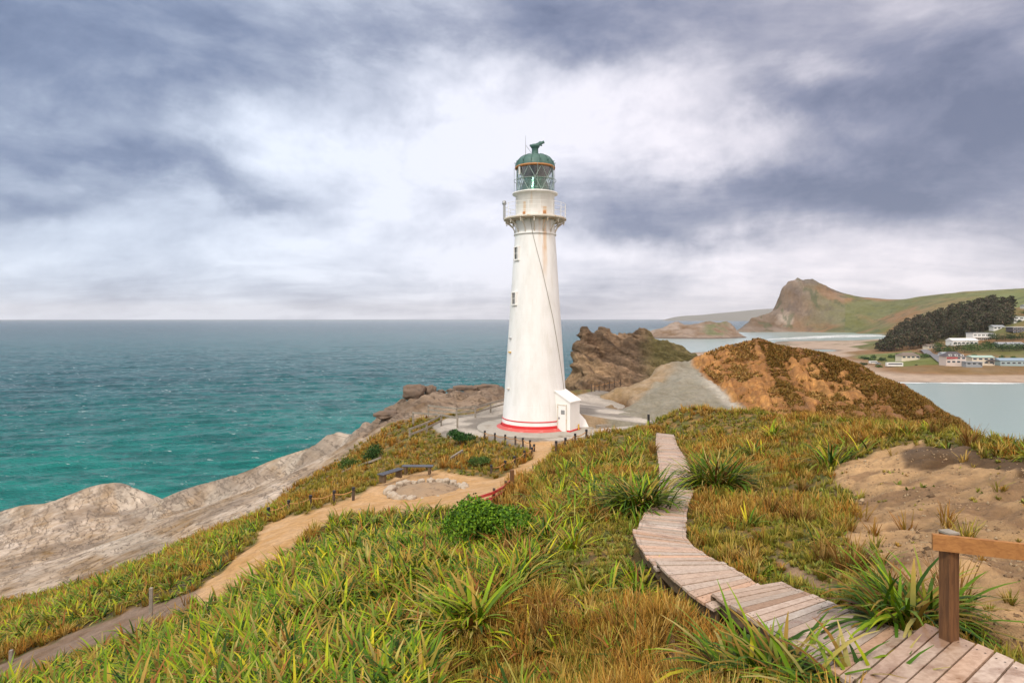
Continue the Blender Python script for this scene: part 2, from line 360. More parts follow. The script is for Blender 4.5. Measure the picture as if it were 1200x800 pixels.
for a in [(560, 502, 30.75), (600, 516, 30.8), (575, 487, 30.7), (700, 500, 30.75), (700, 484, 30.65), (742, 492, 30.6), (520, 493, 30.5), (500, 482, 30.4), (490, 515, 30.2), (620, 470, 30.9)]: pts.append(PZ(*a))
# boardwalk bed
for a in [(1150, 800, 36.3), (1050, 762, 36.15), (930, 722, 35.55), (880, 705, 35.3), (820, 678, 35.0), (785, 640, 34.85), (780, 600, 34.45), (790, 560, 33.5), (782, 525, 32.45), (779, 510, 31.95)]: pts.append(PZ(*a))
# beyond the crest and beyond the sea edge (out of sight from here, but there)
for (px, Y, z) in [(760, 56, 30.4), (800, 57, 29.8), (860, 54, 29), (920, 50, 28), (1000, 43, 29), (1060, 38, 29), (1120, 33, 30), (1200, 26, 31.5), (1320, 21, 32), (1500, 19, 33), (800, 72, 27.5), (900, 68, 26), (1000, 62, 24), (1100, 50, 22), (1200, 42, 21), (1350, 34, 22), (1550, 30, 24),
                   (860, 95, 20), (1000, 90, 14), (1150, 75, 8), (1300, 60, 6), (1550, 50, 6), (1200, 105, -5), (1450, 85, -6), (1000, 125, -4), (850, 140, 4), (760, 120, 24), (700, 118, 24), (760, 165, 4), (660, 105, 20), (655, 118, 6), (640, 130, -6), (700, 165, -6), (850, 190, -8), (1000, 165, -8), (1250, 140, -9),
                   (520, 84, 26), (520, 92, 14), (520, 102, -5), (560, 90, 24), (560, 98, 12), (560, 108, -6), (600, 88, 24), (600, 98, 8), (600, 112, -6), (480, 80, 25), (480, 88, 10), (480, 100, -6), (440, 78, 25), (440, 86, 10), (440, 97, -6), (400, 89, 16), (400, 96, -4), (350, 95, 12), (350, 101, -4), (300, 101, 8), (300, 107, -5),
                   (225, 107, 4), (225, 114, -5), (185, 114, 2), (185, 121, -5), (130, 131, 1), (130, 139, -5), (60, 129, 0.5), (60, 138, -5), (0, 127, 0), (0, 137, -5), (-150, 122, -4), (-250, 90, -2), (300, 130, -8), (100, 160, -8), (520, 130, -8), (-50, 150, -8), (-250, 120, -8)]:
    pts.append(((px - 600) / F * Y, Y, z))
rb = RBF(pts)
def gnd(x, y): return rb(x, y)
def proj(x, y, z): y = np.maximum(y, 0.2); return 600 + F * x / y, HY + F * (ZC - z) / y
def hit(px, py, y0=5.0, y1=130.0):
    """where the sight line through a picture point meets the ground"""
    ys = np.linspace(y0, y1, 4000); xs = (px - 600) / F * ys; zr = ZC - (py - HY) / F * ys
    d = zr - gnd(xs, ys); i = np.argmax(d < 0)
    if d[i] >= 0: i = len(ys) - 1
    return np.array((xs[i], ys[i], float(gnd(xs[i:i+1], ys[i:i+1])[0])))

# outlines of the ground's different surfaces, as picture polygons of the surveyed ground
TRACK = [(652, 516), (640, 540), (625, 553), (600, 566), (590, 578), (560, 592), (535, 596), (470, 600), (448, 601), (405, 601), (390, 612), (352, 632), (340, 650), (290, 683), (240, 720), (222, 700), (262, 662), (300, 630), (318, 612), (380, 597), (420, 583), (445, 566), (470, 556), (510, 553), (545, 557), (580, 561), (605, 547), (622, 534), (618, 522), (600, 519)]
LOWPATH = [(240, 688), (215, 716), (170, 738), (120, 752), (60, 776), (0, 805), (-60, 830), (-60, 800), (0, 775), (60, 752), (110, 730), (150, 714), (190, 706)]
CONC = [(560, 512), (590, 520), (622, 526), (655, 526), (690, 514), (740, 502), (768, 496), (770, 484), (700, 463), (745, 452), (720, 450), (680, 462), (660, 470), (590, 470), (555, 484), (520, 490), (505, 500), (520, 512)]
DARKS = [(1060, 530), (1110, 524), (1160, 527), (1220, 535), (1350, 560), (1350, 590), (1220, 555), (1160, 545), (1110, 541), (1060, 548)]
DIRT = [(1005, 545), (1060, 530), (1130, 526), (1200, 533), (1300, 553), (1400, 900), (1230, 780), (1160, 745), (1120, 700), (1060, 690), (1020, 660), (1000, 640), (985, 600), (990, 560)]
DIRT2 = [(768, 738), (790, 735), (800, 760), (822, 800), (770, 800), (772, 770)]
DIRT3 = [(905, 650), (935, 668), (985, 690), (975, 697), (920, 675)]
ROCK = [(-600, 560), (470, 440), (600, 450), (600, 470), (560, 478), (480, 492), (455, 497), (425, 520), (385, 545), (335, 578), (300, 600), (240, 625), (180, 652), (100, 683), (0, 706), (-600, 800)]
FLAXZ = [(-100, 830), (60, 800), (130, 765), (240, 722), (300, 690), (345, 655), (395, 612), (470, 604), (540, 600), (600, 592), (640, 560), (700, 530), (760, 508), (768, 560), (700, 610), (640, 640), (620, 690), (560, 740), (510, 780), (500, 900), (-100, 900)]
FLAXL = [(0, 708), (100, 685), (200, 645), (300, 605), (360, 590), (310, 612), (262, 660), (218, 700), (150, 712), (60, 750), (0, 772), (-100, 800), (-100, 740)]
RINGC = hit(501, 576)

U = np.linspace(-1.25, 1.25, 1050); Vv = np.linspace(math.log(3.5), math.log(200), 950)
uu, vv = np.meshgrid(U, Vv); gy = np.exp(vv) - 8; gx = uu * (gy + 8)
gz = gnd(gx, gy)
ppx, ppy = proj(gx, gy, gz); front = gy > 4
w1 = fbm(gx * .35, gy * .35, None, 4, 3); w2 = fbm(gx * 1.7, gy * 1.7, None, 4, 11); w3 = fbm(gx * .08, gy * .08, None, 4, 21)
jx = ppx + w2 * 5 + w1 * 5; jy = ppy + w1 * 3 + w2 * 2
rock = inpoly(ppx + w1 * 10, ppy + w2 * 5, ROCK) & (gy > 36) | (gz < 22)
track = inpoly(jx, jy, TRACK) & (gy < 50); low = inpoly(jx, jy, LOWPATH) & (gy < 40)
conc = inpoly(ppx + w1 * 2, ppy + w1, CONC) & (gy > 42)
dirt = inpoly(ppx + w1 * 34 + w2 * 14, ppy + w1 * 20 + w2 * 8, DIRT) & (gy < 40) & (gy > 2)
dirt2 = (inpoly(jx, jy, DIRT2) | inpoly(jx, jy, DIRT3)) & front & (gy < 20)
def soft(mask, it=1):
    a = mask.astype(float)
    for _ in range(it):
        a[1:-1] = (a[:-2] + a[1:-1] * 2 + a[2:]) / 4; a[:, 1:-1] = (a[:, :-2] + a[:, 1:-1] * 2 + a[:, 2:]) / 4
    return a[..., None]
def C(*c): return np.array(c, float)
def lerpc(a, b, m_): return a * (1 - m_[..., None]) + b * m_[..., None]
t_ = (w1 * .5 + .5)[..., None]
base = C(.15, .088, .032) * (1 - t_) + C(.13, .11, .034) * t_
mot = fbm(gx * 2.6, gy * 2.6, None, 4, 131)
base = lerpc(base, C(.30, .17, .045), sstep(.05, .3, mot) * .8); base = lerpc(base, C(.09, .12, .02), sstep(.05, .3, -mot) * .7); base = lerpc(base, C(.06, .04, .018), sstep(.1, .3, fbm(gx * 4, gy * 4, None, 3, 133)) * .5)
# strata and pale scour marks run along the shelf
sd_ = gx * 0.55 + gy * 0.42; ss = fbm(sd_ * .5, (gx - gy) * .035, gz * .4, 5, 31); s2 = fbm(gx * .09, gy * .09, None, 5, 41)
rk = C(.385, .295, .21) + (ss * .16)[..., None] + (s2 * .12)[..., None] + (fbm(gx * 1.2, gy * 1.2, None, 4, 43) * .12)[..., None]
rk = rk * (1 - sstep(.12, .4, ss)[..., None] * .0) ; pale = sstep(.18, .34, fbm(sd_ * .22 + 4, (gx - gy) * .02, None, 5, 51))[..., None]
rk = rk * (1 - pale * .6) + C(.44, .385, .32) * pale * .6
dk = sstep(.08, .3, fbm(gx * .16, gy * .16, gz * .1, 6, 61) + fbm(sd_ * .6, (gx - gy) * .06, None, 5, 63) * .6)[..., None]; rk = rk * (1 - .45 * dk) + C(.17, .125, .09) * .45 * dk
crk = (sstep(.045, .0, np.abs(fbm(sd_ * .55 + w1 * .6, (gx - gy) * .05, None, 5, 141))) * .55 + sstep(.03, 0, np.abs(fbm(gx * .3, gy * .3, None, 4, 143))) * .35)[..., None]; crk = crk * .6; rk = rk * (1 - crk) + C(.16, .115, .08) * crk
hi = sstep(24, 29, gz)[..., None] * sstep(60, 66, gy)[..., None]; rk = rk * (1 - .75 * hi) + C(.15, .10, .065) * .75 * hi
wet = (1 - sstep(0.3, 2.6, gz + w1))[..., None]; rk = rk * (1 - .72 * wet)
fzone = soft((inpoly(ppx + w1 * 14, ppy + w2 * 10, FLAXZ) & (ppx < 620)) | inpoly(ppx, ppy, FLAXL), 3); base = base * (1 - .75 * fzone) + C(.045, .034, .014) * .75 * fzone  # ground colour darkened under the flax to paint in deeper shade
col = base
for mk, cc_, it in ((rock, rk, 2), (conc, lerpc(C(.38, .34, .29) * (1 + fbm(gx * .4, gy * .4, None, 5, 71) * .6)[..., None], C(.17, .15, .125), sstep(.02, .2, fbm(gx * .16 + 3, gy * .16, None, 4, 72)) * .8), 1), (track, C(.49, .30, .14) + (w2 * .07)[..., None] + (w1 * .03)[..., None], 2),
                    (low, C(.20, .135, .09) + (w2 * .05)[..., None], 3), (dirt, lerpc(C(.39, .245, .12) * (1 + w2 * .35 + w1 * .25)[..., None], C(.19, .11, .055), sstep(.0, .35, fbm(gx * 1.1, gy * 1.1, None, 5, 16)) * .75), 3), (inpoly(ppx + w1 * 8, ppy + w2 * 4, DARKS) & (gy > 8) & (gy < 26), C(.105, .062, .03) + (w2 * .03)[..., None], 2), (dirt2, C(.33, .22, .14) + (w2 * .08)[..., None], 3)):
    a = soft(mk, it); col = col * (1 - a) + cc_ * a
col = np.clip(col, .02, .75)
rs = soft(rock, 2)[..., 0]; ds = soft(dirt, 4)[..., 0]; flat = np.clip(soft(track, 2)[..., 0] + soft(conc, 2)[..., 0] + soft(low, 2)[..., 0], 0, 1)
wave_ = fbm(sd_ * .9, (gx - gy) * .05, None, 5, 101)
nz = (1 - rs) * (1 - flat) * (w1 * .16 + w2 * .05) + rs * sstep(36, 60, gy) * (1 - flat) * (.25 + .75 * hi[..., 0]) * (fbm(gx * .2, gy * .2, None, 5, 81) * .3 - np.abs(wave_) * .3 + .05 + w2 * .15 - .5 * sstep(.1, .2, fbm(gx * .35, gy * .35, None, 3, 111)) + hi[..., 0] * fbm(gx * .6, gy * .6, None, 4, 121) * .9) + ds * (w2 * .10 + w1 * .12 + np.minimum(0, fbm(gx * 1.1, gy * 1.1, None, 4, 15)) * .22)
gzz = gz + nz
idx = np.arange(gx.size).reshape(gx.shape)
Q = np.stack([idx[:-1, :-1], idx[:-1, 1:], idx[1:, 1:], idx[1:, :-1]], -1).reshape(-1, 4)
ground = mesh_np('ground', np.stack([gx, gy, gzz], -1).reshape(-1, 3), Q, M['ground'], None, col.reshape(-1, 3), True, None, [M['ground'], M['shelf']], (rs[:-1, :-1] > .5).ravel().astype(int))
props(ground, 'steep coastal headland ground with rock shelf, sandy track and bare earth', 'ground', None, 'structure')

# ------------------------------------------------------------------ SEA
m, q = mat_new('sea_water')
sp = q.node('ShaderNodeSeparateXYZ'); q.l.new(q.pos, sp.inputs[0]); X_, Y_ = sp.outputs[0], sp.outputs[1]
dist = q.m('SQRT', q.m('ADD', q.m('POWER', X_, 2.0), q.m('POWER', Y_, 2.0)))
big = q.noise(q.mapping(q.pos, (.004, .014, 1), rot=(0, 0, .3)), 1.0, 5, 0.6)
mid = q.noise(q.mapping(q.pos, (.03, .11, 1), rot=(0, 0, .35)), 1.0, 6, 0.65)
off = q.m('MULTIPLY_ADD', q.m('SUBTRACT', big, 0.5), 420, dist)
deep = q.mr(off, 110, 470); deep2 = q.mr(dist, 500, 2600)
c = q.mix(deep, (.006, .24, .205), (.012, .115, .135)); c = q.mix(deep2, c, (.02, .082, .11))
c = q.mix(q.mr(mid, 0.42, 0.62, 0, 0.75), c, q.mix(1.0, c, (.40, .5, .56), 'MULTIPLY'))  # wave shading painted in as darker colour streaks
bay = q.m('MULTIPLY', q.mr(q.m('SUBTRACT', X_, q.m('MULTIPLY', Y_, 0.215)), 0, 40), q.mr(dist, 2600, 1900))
c = q.mix(bay, c, (.28, .36, .35))  # pale sky reflection of the calm bay put into the base colour
fo = q.noise(q.mapping(q.pos, (.16, .5, 1), rot=(0, 0, .35)), 1.0, 9, 0.72)
foam = q.m('MULTIPLY', q.mr(fo, 0.625, 0.67), q.m('SUBTRACT', 1.0, bay)); 
c = q.mix(q.m('MULTIPLY', foam, 0.75), c, (.7, .75, .75))
q.l.new(c, q.b.inputs['Base Color']); q.b.inputs['IOR'].default_value = 1.33
q.l.new(q.m('MULTIPLY_ADD', foam, 0.4, 0.22), q.b.inputs['Roughness'])
h1 = q.noise(q.mapping(q.pos, (.07, .26, 1), rot=(0, 0, .35)), 1.0, 9, 0.66)
h2 = q.noise(q.mapping(q.pos, (.5, 1.3, 1), rot=(0, 0, .2)), 1.0, 5, 0.6)
hs = q.m('MULTIPLY', q.m('MULTIPLY_ADD', h1, 0.35, q.m('MULTIPLY', h2, 0.22)), q.m('MULTIPLY_ADD', bay, -0.93, 1.0))
q.b.inputs['Specular IOR Level'].default_value = .34
q.l.new(q.bump(hs, 1.0, 7.0), q.b.inputs['Normal']); M['sea'] = m
rr = np.concatenate([np.geomspace(40, 1500, 640), np.geomspace(1530, 24000, 60)]); th = np.concatenate([np.linspace(R(-46), R(46), 1150), np.linspace(R(46), R(314), 70)[1:-1]])   # azimuth from +Y
tt_, rr2 = np.meshgrid(th, rr); sx_ = rr2 * np.sin(tt_); sy_ = rr2 * np.cos(tt_)
def swell(x, y):
    c_, s_ = math.cos(.32), math.sin(.32); a = x * c_ + y * s_; b_ = -x * s_ + y * c_
    w = fbm(a * .006, b_ * .012, None, 2, 201) * 6; m1 = .5 + .5 * fbm(a * .01, b_ * .01, None, 2, 205)
    return (1 - 2 * np.abs(fbm(a * .022, (b_ + w) * .085, None, 3, 202, .55))) * 1.0 * (.5 + m1) + (1 - 2 * np.abs(fbm(a * .11, (b_ + w) * .30, None, 3, 203, .6))) * .5
inbay = sstep(0, 40, sx_ - sy_ * .215) * (sy_ > 100)
fade = np.interp(rr2, [60, 500, 1500], [1, .9, .0])
sz_ = (swell(sx_, sy_) - .55) * fade * (1 - .97 * inbay) * (np.cos(tt_) > .5)
V = np.stack([sx_, sy_, sz_], -1).reshape(-1, 3); V = np.concatenate([V, [(0, 0, -1.0)]]); nt_ = len(th); idx = np.arange(len(rr) * nt_).reshape(len(rr), nt_); nx_ = np.roll(idx, -1, axis=1)
Q = np.stack([idx[:-1], idx[1:], nx_[1:], nx_[:-1]], -1).reshape(-1, 4)[:, ::-1]; cen_ = len(V) - 1
props(mesh_np('sea', V, np.ascontiguousarray(Q), M['sea'], None, None, True), 'choppy teal open sea turning steel blue out to the horizon', 'sea', None, 'structure')

# white water along the open shore
def shore_points(px0, px1, n):
    out = []
    for px in np.linspace(px0, px1, n):
        ys = np.linspace(60, 150, 600); xs = (px - 600) / F * ys; z = gnd(xs, ys); s_ = np.where((z[:-1] > .2) & (z[1:] <= .2))[0]
        if len(s_): out.append((xs[s_[-1]], ys[s_[-1]]))
    return out
sp_ = shore_points(-150, 640, 260); foam_m, q = mat_new('foam')
q.l.new(q.mix(q.noise(q.pos, 1.2, 6, .7), (.35, .5, .5), (.85, .88, .88)), q.b.inputs['Base Color']); q.b.inputs['Roughness'].default_value = .8
tb = q.node('ShaderNodeBsdfTransparent'); mx = q.node('ShaderNodeMixShader')
q.l.new(q.mr(q.noise(q.pos, .55, 8, .75, .6), .54, .62), mx.inputs[0]); q.l.new(tb.outputs[0], mx.inputs[1]); q.l.new(q.b.outputs[0], mx.inputs[2]); q.l.new(mx.outputs[0], q.out.inputs[0])
V = []; Fq = []
for i, (x, y) in enumerate(sp_):
    w = 3.0 + 2.2 * math.sin(i * .21) + 1.5 * math.sin(i * .07)
    V += [(x, y - 3, .35), (x, y + w, .25)]
    if i: Fq.append((2 * i - 2, 2 * i - 1, 2 * i + 1, 2 * i))
props(mesh_np('sea_foam', V, Fq, foam_m), 'thin white foam where the sea meets the rock shelf', 'foam', None, 'stuff')

# ------------------------------------------------------------------ patches: hills as their own surveyed surfaces
def patch(name, pts, x0, x1, y0, y1, nx, ny, mat, colf, label, off=0.0, disp=None, c=.03, px=True, islog=True, zmin=-4, sink=0):
    rbf = RBF(pts, off, c)
    ys = np.exp(np.linspace(math.log(y0), math.log(y1), ny)) if islog else np.linspace(y0, y1, ny)
    pxs = np.linspace(x0, x1, nx); pp, yy = np.meshgrid(pxs, ys); xx = (pp - 600) / F * yy
    z = np.maximum(rbf(xx, yy), zmin); colr, dz = colf(xx, yy, z, pp)
    if sink: e_ = np.minimum(np.minimum(pp - x0, x1 - pp) / 22, np.minimum(yy - y0, y1 - yy) / 5); dz = dz - sink * (1 - np.clip(e_, 0, 1))
    Vt = np.stack([xx, yy, z + dz], -1)
    if disp is not None:
        du = np.gradient(Vt, axis=1); dv = np.gradient(Vt, axis=0); nn = np.cross(du, dv); nn /= np.linalg.norm(nn, axis=-1, keepdims=True) + 1e-9
        Vt = Vt + nn * disp(Vt[..., 0], Vt[..., 1], Vt[..., 2])[..., None]
    idx = np.arange(xx.size).reshape(xx.shape); Q = np.stack([idx[:-1, :-1], idx[:-1, 1:], idx[1:, 1:], idx[1:, :-1]], -1).reshape(-1, 4)
    o = mesh_np(name, Vt.reshape(-1, 3), Q, mat, None, np.clip(colr, .01, .8).reshape(-1, 3), True)
    props(o, label, name.split('_')[-1], None, 'structure'); return rbf
def W(px, Y, z): return ((px - 600) / F * Y, Y, z)
def lay(mask, a, b): mask = mask[..., None]; return a * (1 - mask) + b * mask

# grey mound and ochre hill
hp = [P3(*a) for a in [(715, 475, 70), (730, 463, 76), (748, 450, 81), (770, 434, 87), (782, 426, 90), (792, 423, 91), (805, 426, 90), (740, 482, 63), (760, 478, 66), (760, 455, 77), (785, 450, 76), (800, 468, 68), (780, 485, 61), (840, 470, 68), (868, 478, 64), (830, 485, 61), (815, 440, 82), (840, 453, 75), (808, 432, 88),
     (822, 425, 90), (832, 414, 91), (845, 409, 91), (853, 413, 89), (862, 406, 90), (873, 402, 90), (887, 400, 90), (905, 406, 88), (925, 411, 86), (950, 416, 83), (975, 423, 80), (1000, 432, 77), (1025, 444, 74), (1050, 458, 70), (1075, 472, 67), (1100, 486, 63), (1122, 500, 59), (1140, 512, 56),
     (845, 432, 82), (870, 440, 77), (890, 425, 82), (880, 470, 66), (900, 450, 72), (900, 485, 60), (925, 440, 75), (950, 460, 67), (950, 490, 57), (990, 455, 69), (1000, 480, 60), (1040, 480, 61), (1050, 500, 54), (1085, 498, 57), (1010, 500, 52), (880, 500, 54), (800, 500, 54), (700, 500, 58), (940, 510, 49), (1100, 525, 45), (708, 485, 70), (700, 480, 76)]]
for (px, Y, z) in [(700, 74, 26), (720, 88, 25), (760, 100, 24), (800, 104, 25), (840, 104, 26), (880, 104, 27), (920, 100, 25), (960, 97, 22), (1000, 92, 20), (1050, 85, 17), (1100, 78, 13), (1150, 70, 12), (1200, 60, 12), (700, 95, 24), (760, 130, 14), (880, 130, 10), (1000, 120, 5), (1120, 100, 2), (1220, 85, -2), (690, 62, 29), (670, 70, 28), (650, 80, 26), (640, 100, 22), (670, 95, 25), (690, 66, 28.5), (690, 72, 29), (660, 60, 29), (715, 60, 30), (740, 57, 30), (1160, 46, 24)]: hp.append(W(px, Y, z))
def hillcol(x, y, z, px):
    w1 = fbm(x * .12, y * .12, z * .12, 5, 5); w2 = fbm(x * .9, y * .9, z * .9, 4, 6)
    py = HY + F * (ZC - z) / y
    bx = np.interp(py + w1 * 5, [400, 428, 440, 452, 480, 500], [812, 812, 822, 838, 872, 885])
    grey = sstep(5, -5, px - bx + w2 * 4)
    edge = grey * sstep(22, 6, bx - px + w1 * 10) * sstep(435, 450, py)
    left = np.interp(px, [700, 740, 770, 800], [492, 470, 448, 436])
    ochl = sstep(6, -3, py - left + w1 * 6) * sstep(800, 775, px)
    gul = np.abs(fbm((px + w1 * 30) * .045 + (py - 400) * -.02, py * .012, None, 4, 9))          # gullies run down the slope
    streak = fbm(px * .16 - (py - 400) * .085, py * .02, None, 4, 19)
    och = C(.44, .22, .07) * (1 + w1 * .35 + streak * .5 + fbm(x * 2.2, y * 2.2, z * 2.2, 3, 59) * .5)[..., None]
    och = lay(sstep(.05, .35, w2 + w1 * .5) * .5, och, C(.20, .085, .03))
    crest = np.interp(px, [812, 840, 887, 950, 1000, 1050, 1100, 1140], [420, 408, 400, 416, 432, 458, 486, 512])
    depth = py - crest + w1 * 8 + streak * 10
    brown = sstep(16, 4, depth) * sstep(860, 900, px); brown = np.maximum(brown, sstep(985, 1060, px + (py - 430) * .55 + w1 * 60 + streak * 70) * .92)
    band = sstep(20, 8, np.abs(px - (905 + (py - 420) * .52) + w1 * 8 + streak * 6)) * .8 * sstep(405, 425, py)
    brown = np.maximum(brown, band); brown = np.maximum(brown, sstep(.12, .3, streak + w1 * .3) * .55)
    och = lay(brown, och, C(.17, .078, .024) + (w2 * .05)[..., None])
    gr = C(.225, .205, .155) + (w2 * .05)[..., None] + (w1 * .05)[..., None]; gr = lay(edge * .7, gr, C(.46, .42, .36))
    gr = lay(sstep(.1, .5, fbm(px * .09, py * .03, None, 4, 29)) * .35, gr, C(.33, .30, .24)); gr = lay(ochl * .75, gr, C(.30, .20, .105) + (w2 * .08)[..., None])
    och = lay(sstep(.02, .12, streak + w1 * .5) * .35, och, C(.26, .11, .03)); och = lay(sstep(.12, .2, fbm(px * .3 - (py - 400) * .16, py * .03, None, 4, 49)) * .5, och, C(.17, .075, .026))
    c_ = lay(grey, och, gr)
    dz = (1 - grey) * (-gul * 1.2 + w2 * .7 + .4) + grey * (w2 * .12 + w1 * .3)
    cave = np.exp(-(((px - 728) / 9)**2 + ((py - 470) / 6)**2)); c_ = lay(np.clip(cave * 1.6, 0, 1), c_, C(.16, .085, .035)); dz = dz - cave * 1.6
    return c_, dz * sstep(52, 58, y)
M['hillm'] = vcol('hill_earth', .9, 2.2, .45, ((.8, .7, .6), (5, .6, .12)))
hillrbf = patch('clay_hill', hp, 640, 1230, 47, 135, 620, 420, M['hillm'], hillcol, sink=14, label='ochre clay hill with brown scrub and a grey bare mound on its left', disp=lambda x, y, z: fbm(x * .5, y * .5, z * .5, 5, 77) * .6 * sstep(54, 60, y))
# brown scrub on the ochre hill
# rock outcrop
op = [P3(*a) for a in [(669, 447, 106), (672, 430, 108), (671, 418, 110), (676, 407, 112), (690, 402, 114), (697, 399, 115), (701, 388, 120), (712, 388, 122), (722, 389, 122), (732, 392, 120), (740, 388, 120), (747, 385, 121), (754, 388, 121), (762, 395, 120), (775, 400, 119), (790, 408, 117), (803, 414, 115), (815, 421, 113), (828, 430, 110),
     (678, 452, 98), (690, 450, 98), (700, 458, 93), (720, 455, 96), (740, 448, 98), (765, 438, 102), (700, 425, 106), (700, 412, 111), (715, 415, 112), (720, 432, 105), (740, 425, 108), (745, 405, 114), (725, 402, 115), (765, 418, 110), (785, 425, 107), (690, 436, 102), (712, 444, 99), (800, 432, 106)]]
for (px, Y, z) in [(650, 100, 8), (655, 120, 2), (664, 102, 20), (664, 112, 22), (672, 126, 20), (668, 135, 5), (690, 134, 22), (700, 142, 8), (720, 138, 24), (750, 138, 26), (750, 150, 12), (790, 132, 26), (830, 125, 26), (800, 148, 10), (860, 140, 16), (700, 85, 27), (760, 88, 27), (830, 95, 26), (670, 88, 27), (650, 88, 16), (700, 158, -3), (800, 165, -3), (650, 150, -4), (860, 160, 2)]: op.append(W(px, Y, z))
def rockcol(x, y, z, px):
    w1 = fbm(x * .1, y * .1, z * .1, 5, 5); w2 = fbm(x * .7, y * .7, z * .7, 4, 6)
    bv = z * .9 + (x - 14) * .42 + y * .12 + w1 * 1.2; s_ = fbm(bv * .9, x * .05 - z * .05, y * .04, 6, 15)
    c_ = C(.25, .165, .10) * (1 + s_ * 1.1)[..., None] 
    c_ = lay(sstep(.0, .3, w1 + w2 * .4 + s_ * .4) * .6, c_, C(.085, .058, .04)); tan = sstep(722, 700, px + w1 * 30) * sstep(36.5, 33, z + w1 * 3) * sstep(-.2, .1, s_ + w2 * .3); c_ = lay(tan * .7, c_, C(.40, .265, .145)); up = sstep(.25, .0, np.abs(np.gradient(z, axis=0))) 
    veg = sstep(745, 775, px + w1 * 15) * sstep(.0, .2, w1 + .25) ; c_ = lay(veg * .7, c_, C(.13, .12, .035))
    tt = bv * .42; fr = tt - np.floor(tt)
    return c_, (sstep(0, .6, fr) - fr) * 1.3 + w1 * .7
M['rockm'] = bedded('outcrop_rock', .07, .75, -.25, 0.0)
outrbf = patch('rock_outcrop', op, 645, 870, 84, 168, 420, 520, M['rockm'], rockcol, sink=10, label='layered brown rock outcrop on the point behind the lighthouse', disp=lambda x, y, z: -np.abs(fbm((z * .9 + (x - 14) * .42 + y * .12) * .8, (x - z) * .08, y * .08, 5, 87)) * 2.6 + .4 + fbm(x * .35, y * .35, z * .35, 4, 86) * 1.2 + fbm(x * 1.5, y * 1.5, z * 1.5, 3, 88) * .3)

# reef islet in the bay
ip = [P3(*a) for a in [(762, 388, 1290), (775, 384, 1300), (787, 378, 1310), (795, 376, 1315), (803, 380, 1315), (815, 378, 1320), (825, 376, 1320), (833, 375, 1320), (842, 378, 1320), (852, 376, 1320), (860, 382, 1315), (780, 391, 1250), (810, 391, 1240), (840, 390, 1240), (860, 391, 1260)]]
for (px, Y, z) in [(755, 1290, -3), (762, 1230, -3), (790, 1190, -3), (820, 1180, -3), (850, 1190, -3), (868, 1240, -3), (870, 1320, -3), (860, 1420, -3), (810, 1430, -3), (770, 1400, -3), (755, 1350, -3), (870, 1180, -6), (750, 1180, -6), (750, 1450, -6), (880, 1450, -6)]: ip.append(W(px, Y, z))
def islcol(x, y, z, px):
    w1 = fbm(x * .01, y * .01, z * .04, 5, 5); w2 = fbm(x * .05, y * .05, z * .1, 4, 6)
    c_ = C(.22, .16, .115) + (w2 * .12)[..., None]; c_ = lay(sstep(815, 828, px + w1 * 10) * sstep(858, 848, px) * sstep(6, 12, z) * sstep(-.3, .2, w2) * .8, c_, C(.095, .115, .038)); c_ = lay(sstep(4, 1, z) * .7, c_, C(.07, .055, .045))
    return c_, (w1 * 4 - np.abs(w2) * 5) * sstep(0, 8, z)
patch('reef_islet', ip, 748, 880, 1170, 1460, 200, 90, M['far'], islcol, 'low rocky reef islet with a green patch in the bay', off=0.0, islog=False, c=.002)

# far shore: beach, dunes, village slope, wooded rise, grass hills and the great bluff
fp = [P3(*a) for a in [(880, 373, 1900), (892, 369, 1930), (903, 365, 1935), (908, 362, 1945), (911, 356, 1950), (912, 350, 1955), (914, 344, 1958), (917, 337, 1960), (922, 331, 1965), (928, 326, 1970), (939, 324.5, 1980), (925, 345, 1935), (940, 340, 1935), (955, 350, 1915), (920, 355, 1925), (935, 360, 1905), (897, 374, 1900), (915, 380, 1870), (940, 383, 1860), (965, 383, 1850), (950, 326, 1980), (960, 330, 1980), (968, 337, 1970), (976, 345, 1960), (986, 350, 1950), (1005, 352, 1950), (1040, 353, 1930), (1070, 348, 1850), (1100, 345, 1800), (1130, 342, 1750), (1165, 341, 1700), (1200, 339, 1650), (1300, 330, 1500),
     (930, 370, 1880), (950, 365, 1880), (975, 372, 1850), (1000, 372, 1820), (1030, 375, 1750), (1060, 372, 1600), (1100, 365, 1500), (1150, 360, 1400), (1200, 352, 1300),
     (1045, 394, 760), (1080, 381, 770), (1120, 370, 770), (1160, 361, 750), (1185, 366, 720), (1200, 362, 800), (1080, 390, 690), (1120, 382, 690), (1160, 374, 680), (1050, 405, 700),
     (1040, 413, 620), (1080, 408, 610), (1120, 399, 600), (1150, 392, 600), (1185, 381, 590), (1210, 372, 590),
     (1125, 404.5, 535), (1108, 406, 540), (1140, 404.5, 535), (1148, 400, 565), (1160, 401, 560), (1181, 407, 513), (1170, 407.5, 515), (1194, 391.5, 568), (1210, 391, 560), (1198, 379, 632), (1206, 362, 750), (1125, 401, 560),
     (1080, 420, 520), (1120, 414, 500), (1160, 413, 495), (1200, 412, 495), (1100, 416, 500)]]
